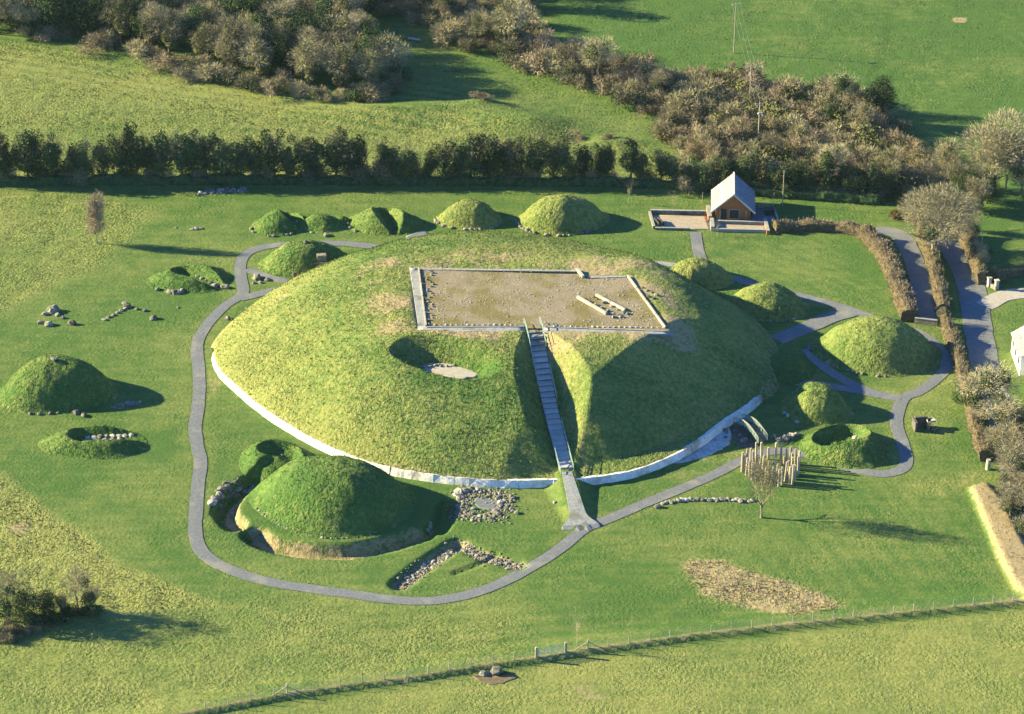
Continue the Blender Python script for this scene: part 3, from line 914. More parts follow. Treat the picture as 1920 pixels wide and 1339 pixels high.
def rubble(name, P, smin, smax, parent=None, zf=None, mat='rubble', loc=(0, 0, 0)):
    """many small stones joined"""
    V, Fc = [], []
    src = [np.array([q.co[:] for q in m.vertices]) for m in STONES]
    fs = [[tuple(q.vertices) for q in m.polygons] for m in STONES]
    zz = (zf or base_h)(P[:, 0], P[:, 1])
    n = 0
    for (x, y), z in zip(P, zz):
        i = rng.randint(len(src))
        s, a = rng.uniform(smin, smax), rng.uniform(0, 6.28)
        v = src[i] * s
        V.append(np.column_stack([v[:, 0] * math.cos(a) - v[:, 1] * math.sin(a) + x, v[:, 0] * math.sin(a) + v[:, 1] * math.cos(a) + y, v[:, 2] + z]))
        Fc += [tuple(k + n for k in q) for q in fs[i]]
        n += len(v)
    o = link(name, new_mesh(name, np.concatenate(V), Fc, M[mat]), parent, loc)
    return tag(o, kind='stuff')


# scattered stones on the platform and by the slab setting
pp = []
while len(pp) < 420:
    x, y = rng.uniform(-17, 25), rng.uniform(-11, 10)
    if inside(np.array([x]), np.array([y]), PLAT_IN)[0] and fbm(np.array([x]), np.array([y]), 5, 3)[0] > -0.03: pp.append((x, y))
rubble('loose_stones', np.array(pp), 0.12, 0.27, mound, plat_z, 'pale_stone', ML)
ctr = [(1095, 560), (1105, 565), (1116, 571), (1128, 577), (1140, 583), (1150, 588), (1160, 590), (1170, 586), (1158, 580), (1146, 574), (1132, 567), (1120, 560), (1112, 556), (1150, 594), (1164, 594), (1176, 588)]
for a, b in ctr:
    x, y = PT(a, b)
    stone(x, y, rng.uniform(0.5, 0.8), mound, TOPZ, off=MOUND_C)
ed = [PT(806 + 6 * math.sin(k * 1.3), 507 + k * 4.2) for k in range(25)]
for x, y in ed: stone(x, y, rng.uniform(0.35, 0.6), mound, TOPZ, off=MOUND_C)
for k in range(44):
    x, y = PT(805 + k * 10.2, 608.5 + 0.02 * k * 10 * (k > 20) * 0.6)
    if 975 < 805 + k * 10.2 < 1022: continue
    stone(x, y, rng.uniform(0.28, 0.45), mound, TOPZ, off=MOUND_C, pool=PALES)
for a, b in [(1205, 540), (1213, 545), (1222, 548), (1230, 553), (1215, 556), (1226, 560)]:
    x, y = PT(a, b)
    stone(x, y, rng.uniform(0.5, 0.8), mound, float(mound_h(np.array([x]), np.array([y]))[0]), off=MOUND_C)
# floor of the hollow
cx, cy, a_, b_, r_ = HOLLOW
HF = float(mound_h(np.array([cx + 2.8]), np.array([cy + 0.2]))[0])
el = [(cx + 2.8 + math.cos(t) * a_ * 0.36 * math.cos(r_) - math.sin(t) * b_ * 0.38 * math.sin(r_), cy + 0.2 + math.cos(t) * a_ * 0.36 * math.sin(r_) + math.sin(t) * b_ * 0.38 * math.cos(r_)) for t in np.linspace(0, 2 * PI, 26)[:-1]]
el = [(ex + rng.uniform(-.5, .5), ey + rng.uniform(-.35, .35)) for ex, ey in el]
patch('hollow_floor', el, 'drive', 0, None, 0.3, mound, True, lambda x, y: np.full(np.shape(x), HF + 0.24)).location = ML
hp = [(cx + 2.8 + rng.uniform(-3.8, 3.8), cy + 0.2 + rng.uniform(1.0, 1.9)) for _ in range(26)]
rubble('hollow_stones', np.array(hp), 0.3, 0.6, mound, lambda x, y: np.full(np.shape(x), HF + 0.26), 'stone', ML)

# ---- stair
stair = thing('staircase', 'long straight stone stair climbing through a cutting in the mound face', 'stairs', (*STAIR_B, 1.3))
dv = STAIR_B - STAIR_T
SL = np.hypot(*dv)
sd, sn = dv / SL, np.array([-dv[1], dv[0]]) / SL
ang = math.atan2(sd[1], sd[0])
NS = 26
for k in range(NS):
    t0 = k / NS
    p = STAIR_T + dv * (t0 + 0.5 / NS)
    z0 = float(stair_z(t0 + 0.5 / NS))
    w = 2.35 - 0.45 * t0
    m = MB()
    m.box((0, 0, 0), (SL / NS + 0.05, w, 0.30))
    m.put('step', M['pale' if k < 3 else 'step'], stair, (p[0] - STAIR_B[0], p[1] - STAIR_B[1], z0 - 0.15 - 1.3), ang)
    m = MB()
    m.box((0, 0, 0), (0.10, w + 0.06, 0.10))
    q = STAIR_T + dv * t0
    m.put('nosing', M['step'], stair, (q[0] - STAIR_B[0], q[1] - STAIR_B[1], float(stair_z(t0)) - 0.02 - 1.3), ang)


def handrail(t0, t1, side, label):
    n = max(2, int((t1 - t0) * SL / 1.8))
    root = thing('handrail', label, 'handrail', (*(STAIR_T + dv * t1), 0), group='handrails of the mound stair')
    o = root.location
    pts = []
    for k in range(n + 1):
        t = t0 + (t1 - t0) * k / n
        p = STAIR_T + dv * t + sn * side
        z = float(stair_z(t)) if 0 <= t <= 1 else (TOPZ if t < 0 else 1.3)
        pts.append(Vector((p[0] - o.x, p[1] - o.y, z)))
        MB().tube(pts[-1], pts[-1] + Vector((0, 0, 1.05)), 0.04, 0.04, 6).put('post', M['metal'], root)
    for h in (1.05, 0.55):
        m = MB()
        for a, b in zip(pts[:-1], pts[1:]): m.tube(a + Vector((0, 0, h)), b + Vector((0, 0, h)), 0.05, 0.05, 6)
        m.put('rail', M['metal'], root)


handrail(-0.10, 0.34, -1.25, 'upper left grey green metal handrail beside the mound stair')
handrail(0.74, 1.02, -1.05, 'lower left grey green metal handrail at the foot of the mound stair')
handrail(-0.10, 0.10, 1.25, 'short handrail at the top right of the mound stair')
handrail(0.24, 0.46, 1.15, 'middle right metal handrail beside the mound stair')
handrail(0.62, 0.99, 1.05, 'long lower right metal handrail of the mound stair')


def ramp_path():
    ts = np.linspace(0, 1, 22)
    ln = STAIR_B + ts[:, None] * (FOOT - STAIR_B)
    d = (FOOT - STAIR_B) / np.hypot(*(FOOT - STAIR_B)); n = np.array([-d[1], d[0]])
    w = 0.75 + 0.55 * ts + 1.5 * ss(0.72, 1.0, ts) ** 1.5
    rows = []
    for s, dz in ((-1.05, -0.35), (-1, 0.0), (0, 0.02), (1, 0.0), (1.05, -0.35)):
        P = ln + n * (w * s)[:, None]
        zz = np.maximum(1.25 * (1 - ts) ** 0.9 + 0.25, 0) + 0.07 - 0.20 * ss(0.7, 1, ts) 
        rows.append(np.column_stack([P, np.maximum(zz * (ts < 0.8), base_h(ln[:, 0], ln[:, 1]) + 0.034) + dz]))
    v = np.concatenate(rows); m = len(ts)
    f = [(j * m + a, j * m + a + 1, (j + 1) * m + a + 1, (j + 1) * m + a) for j in range(4) for a in range(m - 1)]
    tag(link('ramp_path', new_mesh('ramp_path', v, f, M['pale'])), kind='structure')


ramp_path()


# ------------------------------------------------------------------ satellite mounds
def sat(label, px, py, a, b, h, prof='dome', rot=0.0, cuts=(), dry=0.2, rough=0.9, straw=0.0, p=1.75, kerb=None, seed=1, lump=0.25, cat='mound', flat=0.5):
    lump = min(lump, 0.22)
    cx, cy = G(px, py)
    root = thing('grass_mound', label, cat, (cx, cy, 0), group='small grassy mounds around the great mound')
    nth, nr = 176, 52
    th = np.linspace(0, 2 * PI, nth, endpoint=False)
    rr = np.linspace(0.01, 1.0, nr) ** 0.9
    R, T = np.meshgrid(rr, th, indexing='ij')
    wob = 1 + 0.07 * np.sin(2 * T + seed) + 0.04 * np.sin(3 * T + seed * 2.1)
    g_ = 1.10 if prof == 'dome' else 1.0
    ux, uy = R * a * np.cos(T) * wob * g_, R * b * np.sin(T) * wob * g_
    x = (ux * math.cos(rot) - uy * math.sin(rot)).ravel()
    y = (ux * math.sin(rot) + uy * math.cos(rot)).ravel()
    r = R.ravel()
    if prof == 'dome':
        q_ = r * 1.10
        e0 = 0.88
        z0, m0, L_ = h * (1 - e0 ** p), -h * p * e0 ** (p - 1), 1.10 - e0
        t_ = np.clip((q_ - e0) / L_, 0, 1)
        z = np.where(q_ < e0, h * (1 - q_ ** p), np.maximum(0, (2 * t_ ** 3 - 3 * t_ ** 2 + 1) * z0 + (t_ ** 3 - 2 * t_ ** 2 + t_) * L_ * m0))
    else: z = h * (1 - ss(flat, 1.0, r) * 0.8 - 0.2 * r ** 2)
    z = np.maximum(z, 0)
    x0, y0 = x + cx, y + cy
    z = z + fbm(x0, y0, 5.0, 2, seed) * lump * 2 * (1 - r ** 4)
    for pts, w, fl, sl in cuts:
        Q = GL(pts)
        d = dseg(x0, y0, Q) if len(Q) > 1 else np.hypot(x0 - Q[0, 0], y0 - Q[0, 1])
        z = np.minimum(z, fl + np.maximum(d - w / 2, 0) * sl)
    edge = 1 - ss(0.90, 1.0, r)
    z = z + fbm(x0, y0, 1.3, 2, seed) * 0.34 * rough * edge
    g = base_h(x0, y0)
    g0 = base_h(np.array([cx]), np.array([cy]))[0]
    z = z + g * r + g0 * (1 - r)
    z = np.where(r > 0.995, g - 0.12, z)
    i = np.arange(nr * nth).reshape(nr, nth)
    j = np.roll(i, -1, 1)
    f = np.stack([i[:-1], i[1:], j[1:], j[:-1]], -1).reshape(-1, 4)
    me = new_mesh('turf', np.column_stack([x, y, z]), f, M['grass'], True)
    zone_attr(me, dry + 0.25 * fbm(x0, y0, 6, 3, seed), rough, straw + 0.30 * np.exp(-((r - 0.97) / 0.05) ** 2))
    link('turf', me, root)
    rs = np.random.RandomState(seed + 300)
    N = int(a * b * PI * 3.2)
    i = rs.choice(len(x), N, p=(lambda q_: q_ / q_.sum())(r * (r < 0.96)))
    tufts('grass_tufts', x[i] + rs.uniform(-.2, .2, N), y[i] + rs.uniform(-.2, .2, N), z[i], dry + rs.normal(0.05, 0.2, N), 1.0, 0.0, 0.09, 0.23, root, (0, 0, 0), 4, rs)
    if kerb:
        for t0, t1, st, size, pool in kerb:
            t = t0
            while t < t1:
                q = math.radians(t)
                wq = (1 + 0.07 * math.sin(2 * q + seed) + 0.04 * math.sin(3 * q + seed * 2.1)) * (1.05 if prof == 'dome' else 0.985)
                X, Y = a * math.cos(q) * wq, b * math.sin(q) * wq
                X, Y = X * math.cos(rot) - Y * math.sin(rot), X * math.sin(rot) + Y * math.cos(rot)
                stone(X + cx, Y + cy, size * rng.uniform(.7, 1.25), root, H(X + cx, Y + cy), off=(cx, cy), pool=pool, name='kerbstone', zs=1.1)
                t += st * (rng.uniform(.8, 1.3) if rng.rand() < .7 else rng.uniform(1.8, 3.2))
    return root


S, PL, DK = STONES, PALES, DARKS
rA = sat('tall dark grassy mound with a stone on its summit, at the left edge', 106, 736, 8.5, 7.2, 5.7, dry=0.12, rough=1.0, seed=1, kerb=[(250, 300, 9, 0.6, S)], p=2.7)
sat('low horseshoe mound with a row of pale stones in its slot', 178, 832, 8.0, 5.3, 1.7, 'flat', cuts=[([(160, 828), (300, 822)], 2.4, 0.05, 1.1)], dry=0.14, rough=1.0, seed=2, lump=0.12)
rC = sat('large grassy dome inside a straw lined ditch, in front of the great mound', 624, 940, 11.2, 9.4, 6.2, dry=0.13, rough=0.95, seed=3, p=2.7, kerb=[(190, 300, 3.0, 0.48, S + PL)], lump=0.3)
sat('ring shaped low mound with a pit in it, behind the ditched dome', 518, 865, 6.2, 6.0, 1.9, 'flat', cuts=[([(518, 853), (540, 853)], 1.6, 0.25, 0.7)], dry=0.14, rough=1.0, seed=4, lump=0.12)
sat('low ring mound with a stone lined passage, left of the path fork', 358, 524, 7.8, 5.4, 1.6, 'flat', cuts=[([(345, 516), (372, 524), (440, 548)], 1.7, 0.1, 0.9)], dry=0.16, rough=1.0, seed=5, lump=0.12,
    kerb=[(228, 268, 9, 0.9, S)])
rF = sat('bright green mound with a dark stone front and lintel', 572, 494, 7.7, 5.4, 4.0, dry=0.12, rough=1.0, seed=6, p=2.3)
sat('mound split by a cleft, behind the upper path on the left', 528, 421, 5.0, 4.8, 2.7, dry=0.18, rough=1.0, seed=7, cuts=[([(540, 405), (560, 425), (585, 450)], 0.9, 0.1, 1.3)], kerb=[(200, 300, 12, 0.6, S)])
sat('small conical mound beside the cleft mound', 601, 422, 4.0, 3.6, 2.0, dry=0.2, rough=0.9, seed=8, kerb=[(160, 260, 12, 0.5, PL)])
sat('tiny hump beyond the small conical mound', 640, 416, 1.8, 1.8, 1.1, dry=0.0, rough=0.9, seed=9)
sat('broad mound with a deep notch facing the paved plaza', 724, 419, 6.9, 5.0, 2.9, dry=0.2, rough=0.9, seed=10, p=1.9, cuts=[([(722, 408), (742, 445)], 0.9, 0.05, 1.15)], kerb=[(185, 225, 10, 0.8, S)])
sat('straw coloured mound with a stone kerb, left of its larger neighbour', 880, 411, 6.0, 4.3, 3.6, dry=0.92, rough=1.0, seed=11, p=2.2, kerb=[(182, 330, 8, 0.75, S)])
sat('largest straw and green mound in the back row, with a kerb of stones', 1054, 415, 8.1, 5.5, 4.9, dry=0.80, rough=1.0, seed=12, p=2.2, kerb=[(182, 320, 6, 0.75, S)])
sat('golden mound peeping from behind the great mound', 1304, 523, 6.0, 5.0, 3.6, dry=0.90, rough=1.0, seed=13, p=2.2)
sat('golden mound half in the great shadow, beside the curving path', 1436, 575, 6.5, 5.6, 4.1, dry=0.78, rough=1.0, seed=14, p=2.2, kerb=[(230, 330, 9, 0.7, S)])
sat('big green mound east of the great mound, inside the path loop', 1644, 663, 9.5, 7.6, 5.9, dry=0.52, rough=1.0, seed=15, p=2.4, kerb=[(160, 275, 6, 0.7, S)])
sat('steep little round mound behind the horseshoe mound on the right', 1530, 768, 5.2, 5.0, 4.1, dry=0.48, rough=1.0, seed=16, p=2.4, kerb=[(195, 240, 10, 0.8, PL)])
sat('horseshoe mound with a dark chamber and a fallen pale lintel, on the right', 1585, 840, 7.4, 6.4, 2.7, 'flat', dry=0.15, rough=1.0, seed=17, lump=0.15, flat=0.45, cuts=[([(1552, 838), (1590, 826)], 2.4, 0.25, 0.85)])
sat('low bank of turf against the dark side of the great mound', 1466, 694, 5.4, 5.0, 2.2, dry=0.0, rough=1.0, seed=18)


# ------------------------------------------------------------------ loose boulders
def boulder(px, py, s, label, group=None, zs=1.0, pool=None, name='boulder', z=None):
    x, y = G(px, py)
    if z is None:
        zz = H(x, y)
    else:
        x, y = G(px, py, z); zz = z
    return tag(stone(x, y, s, None, zz - 0.05, name=name, zs=zs, pool=pool or BOULD), label, 'boulder', group)


def top_of(root, label, s, dx=0.0, dy=0.0):
    me = root.children[0].data
    zmax = max(v.co.z for v in me.vertices)
    return tag(stone(root.location.x + dx, root.location.y + dy, s, None, zmax - 0.15, name='boulder', pool=BOULD, zs=0.6), label, 'boulder')


top_of(rA, 'flat stone lying on the summit of the dark left mound', 1.0)
top_of(rF, 'small stone on the summit of the bright green mound', 0.8, 0.3)
GA = 'boulders of the ruined tomb on the left lawn'
for px, py, s, lb in [(100, 584, 1.9, 'largest grey boulder of the ruined tomb on the left lawn'), (84, 590, 1.0, 'stone at the left foot of the largest lawn boulder'),
                      (108, 591, 1.0, 'stone just below the largest lawn boulder'), (118, 597, 0.9, 'small stone between the largest lawn boulder and the paler one'),
                      (135, 608, 1.3, 'pale boulder on the right of the ruined lawn tomb'), (92, 610, 1.5, 'boulder low in front of the ruined lawn tomb'),
                      (76, 606, 0.9, 'small stone left of the front boulder of the lawn tomb')]: boulder(px, py, s, lb, GA)
GB = 'stones set round the shallow hollow on the left lawn'
for k in range(6): boulder(196 + k * 8, 600 - k * 4.4, 0.85, 'low stone, %s from the lower end of the slanting row by the lawn hollow' % ORD[k], GB, 0.8)
for px, py, s, lb in [(238, 576, 1.3, 'upright boulder at the head of the slanting stone row'), (233, 569, 0.8, 'small stone above the head of the slanting stone row'),
                      (256, 580, 0.7, 'first small stone right of the slanting row'), (271, 583, 0.8, 'flat pale stone at the end of the short stone line'), (288, 598, 1.2, 'single boulder on bare soil right of the lawn hollow'),
                      (334, 577, 0.5, 'tiny stone on the lawn near the path bend')]: boulder(px, py, s, lb, GB)
boulder(427, 598, 1.1, 'grey boulder between the path and the great mound')
boulder(462, 578, 0.6, 'small pale stone at the left edge of the great mound')
boulder(537, 545, 2.4, 'round dark boulder at the west entrance of the great mound', pool=DARKS, zs=1.1)
boulder(612, 442, 1.1, 'pale boulder on the grass above the upper path')
GC = 'stones in the grass triangle of the path fork'
for px, py, s, lb in [(482, 522, 1.7, 'big boulder in the grass triangle of the path fork'), (501, 525, 1.0, 'rounded stone at the right of the path fork triangle'), (475, 531, 0.7, 'flat stone at the lower left of the path fork triangle'),
                      (488, 530, 0.7, 'flat pale stone at the middle of the path fork triangle')]: boulder(px, py, s, lb, GC)
boulder(398, 943, 1.7, 'white boulder at the edge of the ditch beside the path', pool=PALES, zs=0.8)
boulder(1040, 1008 - 64, 0.6, 'tiny stone on the lawn right of the oval stone ruin')
boulder(142, 775, 1.1, 'upright stone at the foot of the dark left mound')
boulder(158, 780, 1.0, 'square grey stone right of the upright one by the dark mound')
boulder(907, 1264, 1.3, 'large boulder lying below the field fence', zs=0.8)
boulder(930, 1262, 2.0, 'round boulder coloured dark to stand for the shadow hole below the field fence', zs=0.8, pool=DARKS)  # dark stone tone stands in for the shadow hole beside the left boulder
boulder(934, 1257, 0.6, 'small pale stone on top of the field boulders', pool=PALES)
patch('bare_soil', [(890, 1268), (915, 1258), (960, 1262), (968, 1272), (940, 1283), (900, 1280)], 'soil', 0.05, jit=0.8)  # shadow round the field boulders, painted as a dark brown patch
GS = 'row of stones beside the lower footpath'
boulder(1234, 952, 0.9, 'lowest stone at the left end of the long stone row', GS)
for k in range(24):
    boulder(1243 + k * 7.3, 945 - 6 * min(1, k / 6) - 2.5 * (k % 2) * 0.5 + (0 if k < 20 else 1.5), rng.uniform(0.75, 1.1), 'stone, %s from the left in the long row leading to the bare tree' % ORD[k + 1], GS, pool=S + PL)
# slot stones of the horseshoe mound on the left
GH = 'pale stones in the slot of the horseshoe mound'
for k in range(8): boulder(165 + k * 11.5, 823 - k * 0.7, rng.uniform(0.9, 1.15), 'pale stone, %s from the left of the back row in the horseshoe slot' % ORD[k], GH, pool=PL + S)
for k in range(6): boulder(155 + k * 14, 830 - k * 1.2, rng.uniform(0.7, 1.0), 'pale stone, %s from the left of the front row in the horseshoe slot' % ORD[k], GH, pool=PL + S)
for k, (px, py) in enumerate([(318, 548), (326, 549), (334, 549), (341, 547)]): boulder(px, py, 1.2, 'boulder, %s from the left in the little heap at the ring mound foot' % ORD[k], 'stones at the ring mound foot')
for px, py, s, lb in [(402, 538, 1.5, 'long stone at the mouth of the ring mound passage'), (421, 539, 1.3, 'low slab right of the ring mound passage')]: boulder(px, py, s, lb)
for k, (px, py) in enumerate([(370, 518), (378, 522), (386, 526), (394, 531)]): boulder(px, py, 0.7, 'small stone, %s from the upper end of the ring mound passage' % ORD[k], 'stones lining the ring mound passage')
boulder(528, 855, 0.6, 'small pale stone in the pit of the ring mound', pool=PL, z=None)
for px, py, s, lb in [(1534, 847, 1.0, 'pale block left end of the horseshoe mound sill'), (1545, 851, 1.3, 'long pale block in the middle of the horseshoe mound sill'), (1558, 854, 0.9, 'pale block at the right end of the horseshoe mound sill'),
                      (1604, 824, 1.3, 'pale stone deep in the horseshoe mound chamber')]: boulder(px, py, s, lb, 'pale stones of the right horseshoe mound', pool=PL)
for k, (px, py, s) in enumerate([(1452, 820, 0.9), (1462, 826, 1.1), (1474, 824, 1.3), (1484, 820, 1.2), (1494, 816, 0.9)]): boulder(px, py, s, 'grey stone, %s from the left between bridge and horseshoe mound' % ORD[k], 'stones between bridge and horseshoe mound')
for k in range(9): boulder(1358 + rng.uniform(0, 60), 815 + rng.uniform(-8, 14), rng.uniform(0.5, 0.9), 'small stone strewn in the shaded entrance court', 'stones in the entrance court')
for k, (px, py, s) in enumerate([(330, 427, .6), (360, 430, .8), (368, 429, 1.0), (377, 428, .8)]): boulder(px, py, s, 'small flat stone, %s from the left right of the thin bare tree' % ORD[k], 'flat stones near the thin bare tree', zs=0.6)


# ------------------------------------------------------------------ ruins
def ruin(name, label, pts, n, smin, smax, loc, spread, extra=0, spool=None):
    spool = spool or STONES + STONES + PALES[:2]
    x0, y0 = G(*loc)
    r = thing(name, label, 'ruin', (x0, y0, 0))
    ln = smooth_line(GL(pts), 0.4)
    for k in range(n):
        p = ln[rng.randint(len(ln))] + rng.normal(0, spread, 2)
        stone(p[0], p[1], rng.uniform(smin, smax), r, H(*p) - 0.02, off=(x0, y0), pool=spool)
    if extra:
        P = ln[rng.randint(len(ln), size=extra)] + rng.normal(0, spread * 1.1, (extra, 2))
        P = P - np.array([[x0, y0]])
        rubble('rubble', P, 0.18, 0.4, r, lambda a, b: base_h(a + x0, b + y0), 'rubble')
    return r


oval = [(905 + 46 * math.cos(t), 948 + 23 * math.sin(t)) for t in np.linspace(0.2, 6.5, 26)]
ro = ruin('stone_ruin', 'oval ring of rubble stones round a grey floor, before the great mound', oval, 90, 0.35, 0.9, (905, 948), 0.85, 700)
ruin('stone_ruin', 'heap of stones at the upper left of the oval ruin', [(858, 925), (870, 920), (890, 922)], 16, 0.7, 1.3, (870, 924), 0.4, 30)
o = patch('ruin_floor', [(884, 941), (902, 934), (930, 938), (941, 948), (928, 958), (900, 953)], 'path', 0.06, None, 0.9)
o.parent = ro; o.location = (-ro.location.x, -ro.location.y, 0)
ruin('stone_wall_footing', 'slanting wall footing of pale rubble in a shallow trench, left arm', [(752, 1092), (800, 1058), (858, 1020)], 80, 0.32, 0.8, (800, 1058), 0.62, 620)
ruin('stone_wall_footing', 'shorter right arm of the rubble wall footing, ending at the path', [(864, 1018), (905, 1040), (970, 1059)], 50, 0.3, 0.7, (905, 1040), 0.52, 420)
ruin('stone_facing', 'tumbled stone facing on the left bank of the ditch', [(405, 938), (420, 918), (440, 908), (468, 897)], 44, 0.5, 1.2, (420, 920), 0.45, 60)
ruin('stone_heap', 'long heap of rubble on the lawn in front of the hedgerow trees', [(380, 361), (420, 359), (458, 358)], 46, 0.5, 1.0, (418, 360), 0.5, 120)
ruin('stone_heap', 'flat tan rubble heap in the shadow end of the left mound', [(218, 762), (240, 758), (258, 757)], 18, 0.5, 0.9, (240, 759), 0.35, 70)
ruin('stone_heap', 'pinkish rubble heap before the dark fronted mound', [(562, 524), (578, 520), (598, 519)], 16, 0.5, 1.1, (580, 521), 0.45, 40)

# grassy pillar at the ditch end
x, y = G(806, 985)
pr = thing('turf_pillar', 'narrow upright wedge of turf and stone at the end of the ditch', 'pillar', (x, y, H(x, y)))
for k in range(5): stone(x + rng.uniform(-.25, .25), y + rng.uniform(-.2, .2), 0.9 - 0.08 * k, pr, 0.25 + 0.42 * k, off=(x, y))
pr.children[0].location.z = 0
for c in pr.children: c.location.z = c.location.z

# entrance front of the green mound
x, y = G(592, 512)
ef = thing('tomb_front', 'dark stone entrance front with lintel slabs of the green mound', 'tomb entrance', (x, y, 0))
m = MB(); m.box((-3.1, 0, 0.55), (2.2, 0.9, 1.3), 0.05); m.put('slab', M['dark_stone'], ef)
m = MB(); m.box((-0.6, 0.2, 0.75), (2.4, 0.9, 1.6), -0.05); m.put('slab', M['dark_stone'], ef)
m = MB(); m.box((2.2, 0.3, 0.6), (2.2, 0.9, 1.4), 0.1); m.put('slab', M['dark_stone'], ef)
m = MB(); m.box((0.3, 0.5, 1.75), (4.6, 1.4, 0.45), 0.03); m.put('lintel', M['dark_stone'], ef)
m = MB(); m.box((1.0, 1.0, 2.5), (1.6, 1.0, 1.1), 0.2); m.put('capstone', M['rubble'], ef)
x, y = G(554, 531)
tag(MB().box((0, 0, 1.0), (0.75, 0.5, 2.3), 0.3).put('standing_stone', M['dark_stone'], None, (x, y, H(x, y))), 'tall dark standing stone at the west entrance of the great mound', 'standing stone')

# stone chamber on the right lawn
x, y = G(1728, 806)
ch = thing('stone_chamber', 'open stone chamber of upright slabs on the right lawn', 'stone chamber', (x, y, H(x, y)))
for c, d, rz in (((-1.1, 0.2, 0.75), (0.35, 1.9, 1.7), 0.15), ((0.0, 1.1, 0.8), (1.9, 0.35, 1.8), 0.1), ((1.1, 0.3, 0.65), (0.45, 1.5, 1.5), -0.25)):
    MB().box(c, d, rz).put('slab', M['dark_stone'], ch)
MB().box((1.45, 0.75, 1.25), (1.3, 0.9, 0.3), 0.3).put('capstone', M['pale_stone'], ch)
for dx, dy in ((1.8, -0.3), (2.2, 0.2)): stone(x + dx, y + dy, 0.8, ch, 0.1, off=(x, y))

# ------------------------------------------------------------------ timber circle
POSTS = [(1391, 885, 3.6), (1395, 885, 3.0), (1400, 884, 4.2), (1407, 882, 4.0), (1412, 875, 2.8), (1418, 868, 3.8), (1428, 867, 3.6), (1440, 862, 2.2), (1454, 868, 3.6), (1464, 868, 3.0),
         (1475, 869, 2.6), (1481, 874, 3.6), (1485, 880, 3.0), (1491, 878, 3.6), (1497, 882, 3.6), (1496, 892, 3.4), (1486, 908, 3.6), (1472, 902, 3.6), (1460, 912, 3.0), (1446, 910, 3.2), (1435, 905, 3.0),
         (1422, 900, 3.2), (1413, 893, 2.6), (1478, 893, 2.8), (1490, 900, 2.6), (1470, 880, 2.4), (1399, 892, 3.2), (1410, 900, 3.0), (1419, 886, 3.2), (1441, 893, 2.8), (1456, 897, 2.6), (1466, 909, 3.2), (1484, 888, 3.0), (1479, 905, 3.0), (1405, 893, 2.6), (1430, 880, 2.4), (1452, 885, 2.4)]
pm = []
for i in range(4):
    m = MB()
    r = np.random.RandomState(i)
    m.tube((0, 0, -0.2), (r.uniform(-.05, .05), r.uniform(-.05, .05), 1.0), 0.20, 0.16, 8)
    pm.append(m.mesh('timber_post', M['wood']))
prank = {i: k for k, i in enumerate(sorted(range(len(POSTS)), key=lambda i: POSTS[i][0] + POSTS[i][1] * 0.001))}
for i, (a, b, h) in enumerate(POSTS):
    x, y = G(a, b)
    o = link('timber_post', pm[i % 4], None, (x, y, H(x, y)), rot=(rng.uniform(-.05, .05), rng.uniform(-.05, .05), rng.uniform(0, 6)), sc=(rng.uniform(.85, 1.15), 1, h * 0.88 + 0.2))
    tag(o, 'weathered upright timber, %s from the left in the post circle' % ORD[prank[i]], 'timber post', 'posts of the timber circle')

# ------------------------------------------------------------------ footbridge
def footbridge():
    p, q = np.array(G(1383, 790, 0.8)), np.array(G(1430, 832))
    L = np.hypot(*(q - p)); a = math.atan2(*(q - p)[::-1])
    c = (p + q) / 2
    r = thing('footbridge', 'small arched footbridge with mesh railings over the ditch at the east entrance', 'footbridge', (*c, H(*q)), a)
    n = 9
    z = lambda t: 0.35 + 0.9 * math.sin(PI * min(max(t, 0), 1)) + 0.35 * (1 - t)
    for k in range(n):
        t = (k + 0.5) / n
        m = MB(); m.beam((-L / 2 + L * k / n, 0, z(k / n)), (-L / 2 + L * (k + 0.97) / n, 0, z((k + 1) / n)), 1.7, 0.10)
        m.put('deck_board', M['dark_stone'], r)  # dark tone paints the shade over the bridge into its boards
    for s in (-0.85, 0.85):
        for k in range(n + 1): MB().box((-L / 2 + L * k / n, s, z(k / n) + 0.45), (0.07, 0.07, 1.0)).put('baluster', M['metal'], r)
        m = MB()
        for k in range(n): m.beam((-L / 2 + L * k / n, s, z(k / n) + 1.0), (-L / 2 + L * (k + 1) / n, s, z((k + 1) / n) + 1.0), 0.12, 0.10)
        m.put('handrail', M['grey_wood'], r)
        for h in (0.2, 0.4, 0.6, 0.8):
            m = MB()
            for k in range(n): m.beam((-L / 2 + L * k / n, s, z(k / n) + h), (-L / 2 + L * (k + 1) / n, s, z((k + 1) / n) + h), 0.05, 0.06)
            m.put('mesh_bar', M['metal'], r)


footbridge()


